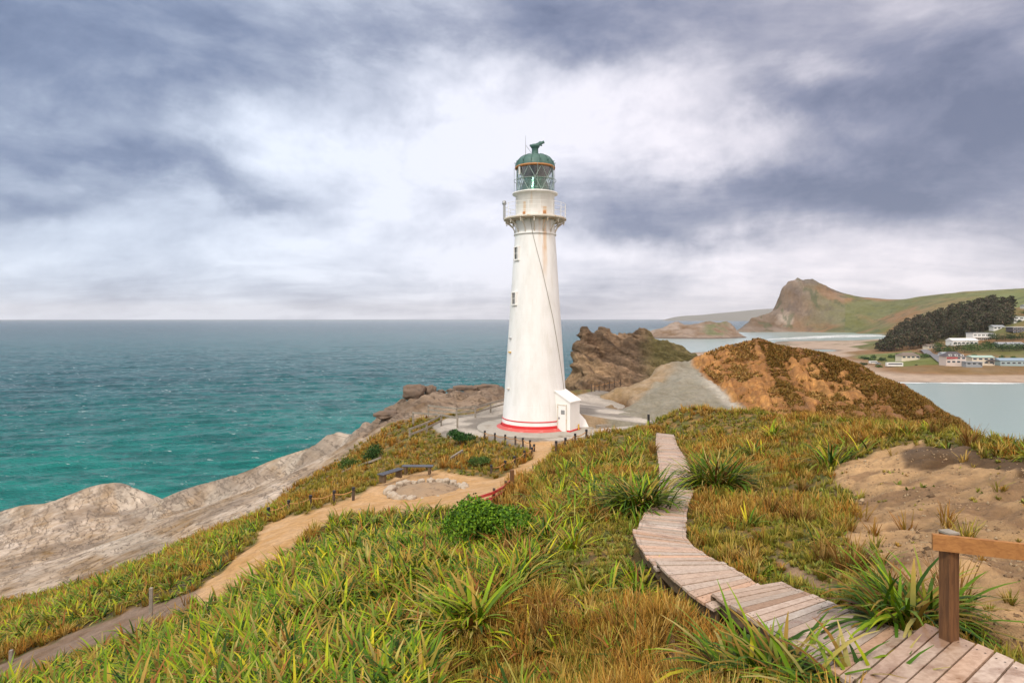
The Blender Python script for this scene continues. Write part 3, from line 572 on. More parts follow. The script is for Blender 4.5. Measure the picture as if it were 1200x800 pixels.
for (px, Y, z) in [(1105, 455, 5.2), (1130, 455, 5.2), (1165, 455, 5.2), (1200, 455, 5.3), (1260, 455, 6), (1060, 470, 4), (1030, 500, 3.5), (1050, 540, 5), (1020, 560, 4.5), (1080, 430, 4.6), (1130, 425, 5.2), (1180, 422, 5.2), (1240, 425, 5), (1060, 405, 1.6), (1120, 402, 1.8), (1200, 400, 1.8), (1280, 400, 2),
                   (1045, 386, .15), (1120, 382, .1), (1200, 380, .05), (1300, 378, 0), (1050, 365, -3), (1200, 360, -3), (1350, 355, -3), (1000, 430, 1.2), (1000, 480, 1.8), (1000, 540, 2.5), (990, 620, 1.6), (1010, 600, 4), (1015, 680, 5), (1030, 740, 5), (1000, 780, 1.4), (960, 700, 1.2), (920, 800, 1.0), (960, 900, 1.0), (1000, 930, 1.0), (1030, 880, 3),
                   (930, 1050, .5), (980, 1080, .5), (900, 950, .4), (860, 800, .5), (820, 680, .6), (780, 620, .6), (740, 600, .3), (700, 600, -3), (780, 700, -.3), (850, 900, -.6), (820, 800, -1), (880, 1080, -1), (930, 1180, -1.2), (1000, 1250, -1.2), (1050, 1300, -1), (840, 950, -3), (800, 540, .2), (860, 480, .4), (940, 420, .3), (760, 500, -3), (840, 430, -3), (940, 380, -3), (1000, 370, -3),
                   (1060, 1050, 6), (1080, 1250, 3), (1030, 1500, -1.5), (960, 1550, -2), (900, 1500, -2), (870, 1750, -2), (900, 1800, .4), (950, 1800, .5), (1000, 1720, .5), (1040, 1560, .5), (1060, 1400, 4), (864, 1900, -2), (866, 2000, -2), (850, 1800, -4), (860, 2300, -6), (905, 1995, 45), (895, 2040, 30), (885, 2000, 25), (912, 2040, 70), (900, 2150, 20), (922, 2060, 120), (925, 2120, 80), (945, 2080, 130), (930, 2300, 30), (1000, 2400, 50), (1100, 2400, 60), (1200, 2300, 80), (1300, 1900, 130), (850, 2600, -8), (950, 2800, -5), (1300, 2800, 60), (1300, 800, 50), (1300, 600, 30), (1150, 1000, 50), (1250, 1100, 70), (800, 1500, -5), (780, 1000, -5), (720, 800, -5), (1400, 500, 12), (1400, 400, 2), (1400, 360, -3)]: fp.append(W(px, Y, z))
def farcol(x, y, z, px):
    w1 = fbm(x * .006, y * .006, z * .02, 5, 5); w2 = fbm(x * .04, y * .04, z * .08, 4, 6)
    sand = sstep(3.2, 1.9, z + w2 * .5) * (y < 1300)
    green = C(.115, .12, .038); brown = C(.22, .125, .055)
    c_ = lay(sstep(-.25, .3, w1 + fbm(x * .02, y * .02, None, 4, 8) * .4), green * np.ones(x.shape + (1,)), brown) + (w2 * .03)[..., None]
    farm = sstep(1060, 1190, px + w1 * 60) * (y > 1200); c_ = lay(farm * .8, c_, C(.14, .165, .045) + (w2 * .03)[..., None])
    blf = (y > 1700) & (px < 990); s_ = fbm(z * .045 + x * .01, x * .012, y * .004, 5, 17)
    st = sstep(.45, 1.0, np.hypot(*np.gradient(z)) / (np.abs(np.gradient(x, axis=1)) + 1e-6))
    rockc = C(.17, .125, .09) + (s_ * .12)[..., None]
    c_ = lay(blf * np.clip(sstep(975, 915, px + w1 * 50) * .8 + st * .3, 0, 1), c_, rockc)
    c_ = lay(blf * sstep(13, 5, np.hypot(px - 920, (HY + F * (ZC - z) / y - 374) * 1.3) + w2 * 6) * .8, c_, C(.33, .27, .22))
    dune = (y < 460) * sstep(3.0, 4.0, z) * (px > 1035); c_ = lay(dune * .75, c_, C(.19, .125, .055) + (w2 * .07)[..., None])
    c_ = lay(sand, c_, C(.37, .28, .21) + (w2 * .02)[..., None]); c_ = lay(sstep(.5, .1, z) * (y < 1300) * .9, c_, C(.20, .155, .12))
    lawn = (y > 460) * (y < 600) * (z < 9) * sstep(3, 4, z); c_ = lay(lawn * .85, c_, C(.12, .155, .04) + (w2 * .05)[..., None])
    dots = sstep(.28, .34, fbm(x * .05, y * .05, None, 3, 28)) * (y > 900); c_ = lay(dots * .6, c_, C(.05, .07, .025)); c_ = lay(blf * sstep(.1, .3, fbm(x * .018, y * .01, z * .03, 5, 27)) * .55, c_, C(.075, .055, .045))
    return c_, (w2 * .8 + w1 * .6) * sstep(2, 5, z) * (y < 1300) + (y >= 1300) * (w1 * 6 - np.abs(fbm(x * .02, y * .02, z * .03, 5, 37)) * 22 * blf * sstep(1000, 930, px)) * sstep(2, 40, z)
farrbf = patch('far_hills', fp, 700, 1420, 350, 2900, 900, 620, M['far'], farcol, 'far shore with sandy beach, grassy hills and a steep castle shaped bluff', c=.004, zmin=-6)
def fz(x, y): return float(farrbf(np.array([x]), np.array([y]))[0])
# faint coast on the horizon
dp = [P3(*a) for a in [(790, 371.5, 11000), (810, 369.5, 11000), (840, 367, 11000), (870, 364, 11000), (900, 362, 11000), (960, 360, 11000)]] + [W(770, 11000, -20), (W(800, 9500, -20)), W(900, 9500, -20), W(1000, 9500, -20), W(800, 12500, -20), W(960, 12500, -20), W(1000, 11000, 150)]
patch('distant_coast', dp, 770, 1000, 9500, 12400, 60, 20, M['far'], lambda x, y, z, px: (np.ones(x.shape + (1,)) * C(.16, .15, .12), fbm(x * .002, y * .002, None, 3, 3) * 12), 'faint low coastline on the horizon beyond the bay', islog=False, zmin=-20)
# surf lines in the bay
def strip(name, pl, w, mat, label, cat, kind, z=.05):
    V = []; Fq = []
    for i, (px, Y) in enumerate(pl):
        x = (px - 600) / F * Y; V += [(x, Y - w[i] / 2, z), (x, Y + w[i] / 2, z)]
        if i: Fq.append((2 * i - 2, 2 * i, 2 * i + 1, 2 * i - 1))
    return props(mesh_np(name, V, Fq, mat), label, cat, None, kind)
surf, q = mat_new('surf'); q.b.inputs['Base Color'].default_value = (.8, .82, .82, 1); q.b.inputs['Roughness'].default_value = .9
tb = q.node('ShaderNodeBsdfTransparent'); mx = q.node('ShaderNodeMixShader')
q.l.new(q.mr(q.noise(q.mapping(q.pos, (.02, .09, 1)), 1, 7, .7), .42, .56, 0, .9), mx.inputs[0]); q.l.new(tb.outputs[0], mx.inputs[1]); q.l.new(q.b.outputs[0], mx.inputs[2]); q.l.new(mx.outputs[0], q.out.inputs[0])
for (pl, w) in (([(900, 1180), (930, 1230), (970, 1330), (1010, 1420), (1035, 1440)], [20, 60, 110, 130, 90]), ([(880, 1080), (905, 1160), (930, 1190), (960, 1240)], [14, 30, 40, 40])):
    strip('surf', pl, w, surf, 'broken white surf rolling onto the far beach', 'surf', 'stuff', .12)
strip('surf', [(1042, 383), (1080, 380), (1120, 379), (1160, 378), (1200, 377), (1260, 376)], [4, 7, 8, 9, 7, 7], surf, 'thin white wash along the near village beach', 'surf', 'stuff', .14)

# ------------------------------------------------------------------ LIGHTHOUSE
LX, LY, LZ = 1.95, 52.0, 30.82
m, q = mat_new('white_tower')
sp = q.node('ShaderNodeSeparateXYZ'); q.l.new(q.pos, sp.inputs[0]); X_, Y_, Z_ = sp.outputs
n = q.noise(q.mapping(q.pos, (1, 1, .35)), 1.1, 7, .65); nf = q.noise(q.mapping(q.pos, (3, 3, .25)), 2.0, 6, .6)
c = q.mix(q.mr(n, .35, .72), (.80, .80, .79), (.70, .695, .67)); c = q.mix(q.mr(nf, .55, .78, 0, .45), c, (.60, .56, .48))
def streak(x0, w, z0, z1, amt):
    a = q.m('SUBTRACT', 1.0, q.mr(q.m('ABSOLUTE', q.m('SUBTRACT', q.m('MULTIPLY_ADD', q.m('SUBTRACT', nf, .5), .5, X_), x0)), w * .3, w))
    b_ = q.m('MULTIPLY', q.mr(Z_, z0, z0 + (z1 - z0) * .6), q.mr(Z_, z1 + .05, z1)); fr = q.mr(Y_, LY, LY - .6)
    return q.m('MULTIPLY', q.m('MULTIPLY', q.m('MULTIPLY', a, b_), fr), q.m('MULTIPLY', q.mr(n, .3, .6, .5, 1), amt))
for (x0, w, z0, z1, am) in ((LX + .75, .26, 42.2, 49.2, .75), (LX - .9, .14, 47.5, 49.6, .6), (LX + .3, .12, 45.5, 48.8, .3), (LX - .35, .12, 48.9, 50.4, .3), (LX + 1.2, .1, 46.4, 48.6, .35)):
    c = q.mix(streak(x0, w, z0, z1, am), c, (.62, .32, .08))
c = q.mix(q.mr(Z_, 45.0, 49.5, 0, .2), c, (.78, .73, .62))
q.l.new(c, q.b.inputs['Base Color']); q.b.inputs['Roughness'].default_value = .55
# faint plate joints
wv_ = q.m('ABSOLUTE', q.m('SUBTRACT', q.m('FRACT', q.m('MULTIPLY', Z_, .41)), .5)); q.l.new(q.bump(q.mr(wv_, 0, .015), .25, .02), q.b.inputs['Normal'])
M['tower'] = m
M['white'] = plain('white_paint', (.80, .79, .76), .5, .12, 1.5)
M['cream'] = plain('cream_paint', (.62, .58, .50), .6, .3, 3.0, dirt=(.50, .30, .12))
M['red'] = plain('red_band_paint', (.62, .018, .022), .4, .2, 2.0)
M['palered'] = plain('worn_red_apron', (.52, .09, .075), .6, .35, 2.5, dirt=(.55, .28, .24))
M['copper'] = plain('green_copper', (.055, .13, .11), .55, .5, 3.5, dirt=(.10, .19, .16))
M['lens'] = plain('lens', (.03, .12, .085), .12, .8, 5.0, .4, dirt=(.22, .38, .30))
M['fgreen'] = plain('frame_paint', (.24, .31, .28), .6)
M['curtain'] = plain('dark_blind', (.05, .055, .065), .6)
M['orange'] = plain('rusty_rim', (.45, .20, .07), .7, .4)
M['darkglass'] = plain('dark_glass', (.02, .025, .03), .12, .2, bump=0)
M['cable'] = plain('cable', (.28, .25, .20), .6)
M['grey'] = plain('galvanised', (.33, .34, .34), .45, .2, 8, .5)
M['yellow'] = plain('yellow', (.6, .36, .04), .6)
m, q = mat_new('lantern_glass'); gl = q.node('ShaderNodeBsdfGlossy'); gl.inputs['Roughness'].default_value = .04; tb = q.node('ShaderNodeBsdfTransparent'); tb.inputs[0].default_value = (.86, .92, .90, 1)
mx = q.node('ShaderNodeMixShader'); lw = q.node('ShaderNodeLayerWeight'); lw.inputs[0].default_value = .35
q.l.new(q.m('MULTIPLY_ADD', lw.outputs[1], .5, .05), mx.inputs[0]); q.l.new(tb.outputs[0], mx.inputs[1]); q.l.new(gl.outputs[0], mx.inputs[2]); q.l.new(mx.outputs[0], q.out.inputs[0]); M['glass'] = m
lh = thing('lighthouse', 'tall white lighthouse tower with green domed lantern and red base band', 'lighthouse', (LX, LY, LZ))
C0 = (LX, LY, 0)
zt = lambda py: 40 + (HY - py) * 52 / F
prof = [(2.86, 30.80), (2.72, 31.9), (2.62, 33.2), (2.46, 35.6), (2.30, 38.0), (2.14, 40.4), (1.98, 42.8), (1.83, 45.2), (1.71, 46.95)]
b = MB(); b.lathe(prof, C0, 72); b.build('tower_wall', M['tower'], lh)
def rad(z): return float(np.interp(z, [p[1] for p in prof], [p[0] for p in prof]))
b = MB(); b.lathe([(rad(z) + .03, z) for z in (30.84, 31.1, 31.32)], C0, 72); b.lathe([(rad(31.32) + .03, 31.32), (rad(31.32), 31.325)], C0, 72); b.build('red_band', M['red'], lh)
b = MB(); b.lathe([(rad(31.62), 31.615), (rad(31.62) + .025, 31.62), (rad(31.7) + .025, 31.70), (rad(31.7), 31.705)], C0, 72); b.build('red_stripe', M['red'], lh)
b = MB(); b.lathe([(3.55, 30.78), (3.42, 30.86), (3.1, 30.98), (2.92, 31.12)], C0, 72); b.build('base_apron', M['palered'], lh)
# collar, gallery drum, gallery
b = MB(); b.lathe([(1.71, 46.95), (1.80, 46.98), (1.80, 47.10), (1.72, 47.14), (1.69, 47.3), (1.66, 48.3)], C0, 72); b.build('gallery_neck', M['tower'], lh)
for k in range(14):
    a = 2 * math.pi * (k + .35) / 14; ca, sa = math.cos(a), math.sin(a); b = MB()
    P_ = lambda r, z: (LX + r * ca, LY + r * sa, z)
    b.tube([P_(r, z) for r, z in [(1.74, 47.15), (1.78, 47.4), (1.95, 47.7), (2.25, 47.98), (2.56, 48.16)]], .055, 6); b.tube([P_(2.56, 48.18), P_(1.66, 48.18)], .05, 6); b.tube([P_(2.5, 48.16), P_(2.5, 47.9)], .045, 6)
    b.build('gallery_bracket', M['cream'], lh)
b = MB(); b.lathe([(1.66, 48.25), (2.60, 48.25), (2.65, 48.27), (2.65, 48.37), (2.60, 48.40), (1.60, 48.40)], C0, 72, smooth=False); b.build('gallery_deck', M['cream'], lh)
rl = MB(); n = 72
for z in (48.83, 49.2, 49.53): rl.tube([(LX + 2.6 * math.cos(2 * math.pi * k / n), LY + 2.6 * math.sin(2 * math.pi * k / n), z) for k in range(n + 1)], .014, 6, False)
for k in range(16): a = 2 * math.pi * (k + .35) / 16; rl.tube([(LX + 2.6 * math.cos(a), LY + 2.6 * math.sin(a), 48.38), (LX + 2.6 * math.cos(a), LY + 2.6 * math.sin(a), 49.56)], .02, 6)
rl.build('gallery_railing', M['white'], lh)
b = MB(); b.lathe([(1.64, 48.36), (1.64, 50.33), (1.78, 50.38), (1.92, 50.44), (1.92, 50.53), (1.58, 50.62)], C0, 64); b.build('lantern_drum', M['tower'], lh)
for (x, z) in ((-.95, 48.7), (.72, 48.75)): b = MB(); b.box((LX + x, LY - math.sqrt(1.64**2 - x * x), z), (.24, .12, .2), math.atan2(x, 1.5), .02); b.build('vent_hatch', M['orange'], lh)
# helical outline of the lantern: posts and diagonal astragals
zb, ztp = 50.60, 52.66; rg = 1.56
b = MB(); b.lathe([(rg - .02, zb), (rg - .02, ztp)], C0, 64); b.build('lantern_glazing', M['glass'], lh)
fr = MB(); npn = 9
for k in range(npn):
    a = 2 * math.pi * (k + .2) / npn; a2 = 2 * math.pi * (k + 1.2) / npn
    pt = lambda a_, z: (LX + rg * math.cos(a_), LY + rg * math.sin(a_), z)
    fr.tube([pt(a + (a2 - a) * t, zb + (ztp - zb) * t) for t in np.linspace(0, 1, 7)], .03, 6); fr.tube([pt(a2 + (a - a2) * t, zb + (ztp - zb) * t) for t in np.linspace(0, 1, 7)], .03, 6)
fr.tube([(LX + rg * math.cos(t), LY + rg * math.sin(t), (zb + ztp) / 2) for t in np.linspace(0, 2 * math.pi, 65)], .035, 6, False)
fr.tube([(LX + (rg + .22) * math.cos(t), LY + (rg + .22) * math.sin(t), 51.6) for t in np.linspace(0, 2 * math.pi, 65)], .022, 6, False)
for k in range(7): a = 2 * math.pi * k / 7 + .3; fr.tube([(LX + (rg + .22) * math.cos(a), LY + (rg + .22) * math.sin(a), 50.7), (LX + (rg + .22) * math.cos(a), LY + (rg + .22) * math.sin(a), 52.75)], .018, 6)
fr.build('lantern_frame', M['fgreen'], lh)
b = MB(); b.lathe([(1.36, 50.6), (1.27, 50.95), (1.02, 51.55), (.94, 51.85)], C0, 40); b.build('lens', M['lens'], lh)
b = MB(); b.lathe([(1.45, 52.64), (1.42, 52.35), (1.15, 52.05), (.95, 51.8), (.0, 51.8)], C0, 40); b.build('blind', M['curtain'], lh)
b = MB(); b.lathe([(1.52, 52.6), (1.69, 52.62), (1.71, 52.72), (1.64, 52.78)], C0, 64); b.build('dome_rim', M['orange'], lh)
dome = MB(); dome.lathe([(1.66, 52.72), (1.64, 52.95), (1.54, 53.22), (1.34, 53.46), (1.03, 53.66), (.62, 53.79), (.30, 53.84), (.27, 53.9)], C0, 64)
dm = dome.build('dome', M['copper'], lh)
ribs = MB()
for k in range(14): a = 2 * math.pi * k / 14; ribs.tube([(LX + r * math.cos(a), LY + r * math.sin(a), z) for r, z in [(1.68, 52.72), (1.665, 52.96), (1.565, 53.24), (1.36, 53.48), (1.04, 53.685), (.62, 53.815)]], .022, 5)
for k in range(14): a = 2 * math.pi * k / 14; ribs.tube([(LX + 1.6 * math.cos(a), LY + 1.6 * math.sin(a), 53.1), (LX + 1.75 * math.cos(a), LY + 1.75 * math.sin(a), 53.12)], .03, 6)
ribs.build('rib', M['copper'], dm)
b = MB(); b.lathe([(.32, 53.8), (.28, 53.88), (.27, 54.35), (.30, 54.37), (.40, 54.52), (.40, 54.62), (.28, 54.7), (0.0, 54.73)], C0, 24)
b.bar((LX - .45, LY, 54.6), (LX + .25, LY, 54.7), .3, .1); b.build('vent_cowl', M['copper'], lh)
b = MB(); b.bar((LX + .1, LY, 54.68), (LX + .78, LY - .05, 54.9), .3, .16); b.add([(LX + .1, LY + .17, 54.7), (LX + .1, LY - .17, 54.7), (LX + .6, LY - .17, 54.6), (LX + .6, LY + .17, 54.6), (LX + .45, LY, 55.02)], [(0, 1, 2, 3), (0, 4, 1), (1, 4, 2), (2, 4, 3), (3, 4, 0)]); b.build('wind_vane', M['copper'], lh)
b = MB(); b.tube([(LX - .80, LY - .2, 53.8), (LX - .80, LY - .2, 55.4)], [.035, .012], 6); b.tube([(LX - .8, LY - .2, 54.6), (LX - .3, LY - .1, 53.95)], .018, 6); b.build('lightning_rod', M['grey'], lh)
# mast with lamp on the left edge of the gallery
b = MB(); b.box((LX - 2.6, LY - .35, 48.93), (.2, .2, 1.25), 0, .02); b.lathe([(.15, 0), (.19, .08), (.14, .3), (0, .36)], (LX - 2.6, LY - .35, 49.55), 12); b.build('gallery_lamp', M['grey'], lh)
b = MB(); b.box((LX - 1.32, LY - 1.0, 52.25), (.16, .1, .65), .9, .02); b.build('equipment_box', M['white'], lh)
# windows up the left side
def on_tower(a, z, off=0.0): r = rad(z) + off; return (LX + r * math.sin(a), LY - r * math.cos(a), z)
for z, hh in ((45.4, 1.05), (41.65, 1.0)):
    a = R(-57); p = on_tower(a, z, .0); d = (math.sin(a), -math.cos(a))
    fw = MB(); w2_ = .28
    for (ox, oz, sx, sz) in ((-w2_, 0, .09, hh + .1), (w2_, 0, .09, hh + .1), (0, hh / 2, .47, .09), (0, -hh / 2 - .03, .75, .12)):
        fw.box((p[0] + ox * math.cos(a) + d[0] * .05, p[1] + ox * math.sin(a) + d[1] * .05, z + oz), (sx, .2, sz), a, .01)
    f_ = fw.build('window_frame', M['white'], lh)
    g_ = MB(); g_.box((p[0] - d[0] * .02, p[1] - d[1] * .02, z), (.46, .16, hh - .06), a); g_.build('pane', M['darkglass'], f_)
    g_ = MB(); g_.box((p[0] + d[0] * .07, p[1] + d[1] * .07, z), (.035, .03, hh - .08), a); g_.box((p[0] + d[0] * .068, p[1] + d[1] * .068, z), (.44, .03, .035), a); g_.build('glazing_bar', M['white'], f_)
for a, z, mt in ((-64, 38.35, 'grey'), (-62, 37.2, 'yellow'), (-60, 34.2, 'cream')):
    p = on_tower(R(a), z, .06); b = MB(); b.box(p, (.26, .2, .1), R(a), .02); b.build('wall_bracket', M[mt], lh)
b = MB(); zz_ = np.linspace(48.2, 34.0, 60); aa = np.interp(zz_, [34, 37, 40, 44, 46.9, 48.2], [66, 54, 40, 15, -8, -14]); b.tube([on_tower(R(a), z, .035) if z < 46.9 else (LX + 1.86 * math.sin(R(a)), LY - 1.86 * math.cos(R(a)), z) for a, z in zip(aa, zz_)], .02, 5); b.build('cable', M['cable'], lh)
# annex
al = R(-35); ra = np.array((math.cos(al), math.sin(al))); pe = np.array((-math.sin(al), math.cos(al)))
def ax(r, p, z): v = ra * r + pe * p; return (LX + v[0], LY + v[1], z)
an = MB(); r0, r1, p0, p1 = 1.9, 3.84, -.79, .79; zb_ = 30.78
A_ = [ax(r0, p0, zb_), ax(r1, p0, zb_), ax(r1, p1, zb_), ax(r0, p1, zb_), ax(r0, p0, 34.35), ax(r1, p0, 33.28), ax(r1, p1, 33.28), ax(r0, p1, 34.35)]
an.add(A_, [(0, 3, 2, 1), (0, 1, 5, 4), (1, 2, 6, 5), (2, 3, 7, 6), (3, 0, 4, 7), (4, 5, 6, 7)])
anx = an.build('annex', M['white'], lh)
b = MB(); e = .1
T = [ax(r0, p0 - e, 34.36), ax(r1 + e, p0 - e, 33.24), ax(r1 + e, p1 + e, 33.24), ax(r0, p1 + e, 34.36)]
b.add(T + [(x, y, z + .09) for x, y, z in T], [(0, 3, 2, 1), (4, 5, 6, 7), (0, 1, 5, 4), (1, 2, 6, 5), (2, 3, 7, 6), (3, 0, 4, 7)]); b.build('annex_roof', M['white'], anx)
b = MB(); b.box(ax(3.12, p0 - .02, 31.95), (.72, .05, 2.1), al, .01); dr = b.build('door', M['white'], lh)
b = MB()
for (rr_, zz_, sx, sz) in ((2.72, 31.98, .07, 2.2), (3.52, 31.98, .07, 2.2), (3.12, 33.03, .73, .07)): b.box(ax(rr_, p0 - .03, zz_), (sx, .09, sz), al)
b.build('door_frame', M['cream'], dr)
b = MB(); b.box(ax(3.2, p0 - .055, 32.45), (.34, .03, .34), al, .005); b.build('door_window', M['grey'], dr)
b = MB(); b.box(ax(2.86, p0 - .07, 31.95), (.07, .06, .16), al, .01); b.build('handle', M['blackpost'], dr)
b = MB(); b.box(ax((r0 + r1) / 2 + .22, p0 - .012, 30.92), (r1 - r0 + -.36, .05, .22), al); b.box(ax(r1 + .015, 0, 30.92), (.055, 1.66, .22), al); b.build('annex_red_plinth', M['red'], anx)
b = MB(); b.box(ax(3.95, .45, 31.15), (.1, .1, .45), al, .01); b.build('yellow_post', M['yellow'], anx)
# sloping white buttress on the right
def rt(x, y, z): return (LX + x, LY + y, z)
b = MB(); b.add([rt(2.3, .2, 33.6), rt(2.0, 1.6, 33.6), rt(4.9, -.3, 30.76), rt(4.2, 2.6, 30.76), rt(2.9, -1.2, 30.76), rt(1.9, -.6, 33.0), rt(1.2, 2.2, 30.76)], [(0, 2, 3, 1), (0, 5, 4, 2), (1, 3, 6), (0, 1, 5)]); b.build('buttress', M['white'], lh)
b = MB(); b.lathe([(4.9, 30.62), (4.9, 30.86), (4.8, 30.9), (2.7, 30.93)], C0, 64, smooth=False); b.build('concrete_pad', plain('pad_concrete', (.36, .33, .28), .85, .5, .6, dirt=(.22, .18, .135)), lh)

# ------------------------------------------------------------------ BOARDWALK
def secpt(px, py, z): return np.array(PZ(px, py, z))
secs = [  # (left edge pts, right edge pts, z at far end, z at near end)
    ([(770, 507), (769, 522), (772, 540), (774, 558), (772, 574)], [(789, 509), (793, 524), (803, 541), (810, 558), (812, 575)], 32.25, 34.15),
    ([(771, 573), (763, 592), (752, 612), (748, 624)], [(811.5, 574), (806, 590), (802, 610), (803, 631)], 34.32, 35.0),
    ([(742, 619), (748, 636), (758, 651), (772, 667)], [(802.5, 629), (811, 640), (826, 650), (846, 661)], 35.12, 35.4),
    ([(770, 657), (790, 678), (812, 696), (839, 713)], [(846, 658), (861, 667), (876, 676), (890, 687)], 35.52, 35.68),
    ([(834, 694), (868, 716), (905, 740), (950, 768), (1000, 800)], [(913, 681), (938, 690), (970, 702), (1018, 722), (1066, 744)], 35.78, 36.38),
    ([(1004, 796), (1060, 846), (1140, 900), (1240, 960)], [(1082, 730), (1140, 753), (1200, 778), (1300, 822)], 36.55, 36.75)]
bw = thing('boardwalk', 'stepped wooden boardwalk of pale weathered planks winding down the slope', 'boardwalk', tuple(np.array(PZ(780, 600, 34.2))))
decks = []
def resample(P_, n): 
    P_ = np.array(P_); d = np.concatenate([[0], np.cumsum(np.linalg.norm(np.diff(P_, axis=0), axis=1))]); t = np.linspace(0, d[-1], n); return np.stack([np.interp(t, d, P_[:, i]) for i in range(3)], -1)
for si, (Lp, Rp, z0, z1) in enumerate(secs):
    L = np.array([secpt(*p, z0 + (z1 - z0) * (i / (len(Lp) - 1))) for i, p in enumerate(Lp)]); Rr = np.array([secpt(*p, z0 + (z1 - z0) * (i / (len(Rp) - 1))) for i, p in enumerate(Rp)])
    ln = np.linalg.norm(np.diff((resample(L, 9) + resample(Rr, 9)) / 2, axis=0), axis=1).sum(); npk = max(4, int(ln / .19))
    l_ = resample(L, npk + 1); r_ = resample(Rr, npk + 1)
    for i in range(len(l_)): zz = z0 + (z1 - z0) * i / npk; l_[i, 2] = zz; r_[i, 2] = zz
    V = []; Fq = []; cl = []
    for i in range(npk):
        a, b_, c_, d_ = l_[i], r_[i], r_[i + 1], l_[i + 1]; gp = .06
        j = RNG.normal(0, .012, 4); ov = RNG.normal(.03, .012, 2)
        def lerp(p, q_, t): return p + (q_ - p) * t
        e1 = (b_ - a) / np.linalg.norm(b_ - a)
        A1 = lerp(a, d_, gp) - e1 * ov[0]; D1 = lerp(d_, a, gp) - e1 * ov[0]; B1 = lerp(b_, c_, gp) + e1 * ov[1]; C1 = lerp(c_, b_, gp) + e1 * ov[1]
        k = len(V); dz_ = RNG.normal(0, .004)
        for p in (A1, B1, C1, D1): V.append(p + (0, 0, dz_))
        for p in (A1, B1, C1, D1): V.append(p + (0, 0, dz_ - .045))
        Fq += [(k, k + 1, k + 2, k + 3), (k + 7, k + 6, k + 5, k + 4), (k, k + 4, k + 5, k + 1), (k + 1, k + 5, k + 6, k + 2), (k + 2, k + 6, k + 7, k + 3), (k + 3, k + 7, k + 4, k)]
        tone = RNG.normal(0, .04); cc_ = np.array((.53, .40, .305)) + tone + np.array((.03, -.005, -.02)) * RNG.normal()
        if RNG.random() < .09: cc_ = cc_ * .76
        cl += [cc_] * 8
        for (P_0, P_1) in ((A1, B1), (D1, C1)):
            for s_n in (.07, .93):
                nc = lerp(lerp(P_0, P_1, s_n), lerp(D1, C1, s_n) if P_0 is A1 else lerp(A1, B1, s_n), .25) + (0, 0, dz_ + .003); kk = len(V)
                V += [nc + (-.008, -.008, 0), nc + (.008, -.008, 0), nc + (.008, .008, 0), nc + (-.008, .008, 0)]; Fq.append((kk, kk + 1, kk + 2, kk + 3)); cl += [np.array((.05, .035, .03))] * 4
    mesh_np('deck_section', V, Fq, M['deck'], bw, np.array(cl))
    for side, pl in ((0, l_), (1, r_)):
        s_ = MB(); w_ = resample(pl, max(4, npk // 2)); other = resample(r_ if side == 0 else l_, len(w_)); inn = (other - w_); inn /= np.linalg.norm(inn, axis=1)[:, None]
        pp_ = w_ + inn * .05; top = pp_ - (0, 0, .05); bot = pp_ - (0, 0, .27); ti = pp_ + inn * .05 - (0, 0, .05); bi = pp_ + inn * .05 - (0, 0, .27); n_ = len(w_)
        s_.add(np.concatenate([top, bot, ti, bi]), [(i, i + n_, i + 1 + n_, i + 1) for i in range(n_ - 1)] + [(i + 2 * n_, i + 1 + 2 * n_, i + 1 + 3 * n_, i + 3 * n_) for i in range(n_ - 1)] + [(i + n_, i + 3 * n_, i + 1 + 3 * n_, i + 1 + n_) for i in range(n_ - 1)] + [(0, 2 * n_, 3 * n_, n_), (n_ - 1, 2 * n_ - 1, 4 * n_ - 1, 3 * n_ - 1)])
        s_.build('stringer', M['stringer'], bw)
    fe = MB(); fe.bar(l_[0] - (0, 0, .16), r_[0] - (0, 0, .16), .05, .22); fe.build('end_board', M['stringer'], bw)
    if si >= 1:
        for t in (0, npk // 2):
            for pl, ot in ((l_, r_), (r_, l_)):
                p = pl[t] + (ot[t] - pl[t]) / np.linalg.norm(ot[t] - pl[t]) * .13; zg = float(gnd(p[0:1], p[1:2])[0]) - .3
                ps = MB(); ps.box((p[0], p[1], (zg + p[2] - .06) / 2), (.1, .1, p[2] - .06 - zg), .3); ps.build('support_post', M['stringer'], bw)
    decks.append(np.concatenate([l_, r_[::-1]]))
# handrail beside the last flight
Yp = 6.55; pb = np.array(P3(1112, 742, Yp)); hr = thing('handrail', 'brown timber handrail post and rail at the boardwalk edge', 'handrail', tuple(pb))
zt_ = ZC - (633 - HY) / F * Yp
b = MB(); b.box((pb[0], pb[1], (pb[2] - .35 + zt_ + .08) / 2), (.13, .13, zt_ + .08 - pb[2] + .35), .22, .004); b.build('post', M['postwood'], hr)
b = MB(); b.box((pb[0], pb[1], zt_ + .09), (.134, .134, .02), .22); b.build('post_cap', M['greywood'], hr)
p2_ = np.array((pb[0] + 2.5, pb[1] - 1.05)); b = MB(); b.box((p2_[0], p2_[1], zt_ - .5), (.15, .15, 1.7), .22, .004); b.build('post', M['postwood'], hr)
n_ = np.array((-.39, -.92, 0)); q0 = np.array((pb[0], pb[1], zt_)) + n_ * .1; dr_ = np.array((2.5, -1.05, .02)); dr_ /= np.linalg.norm(dr_)
b = MB(); b.bar(q0 - dr_ * .17, q0 + dr_ * 3.1, .05, .165); b.build('rail', M['railwood'], hr)

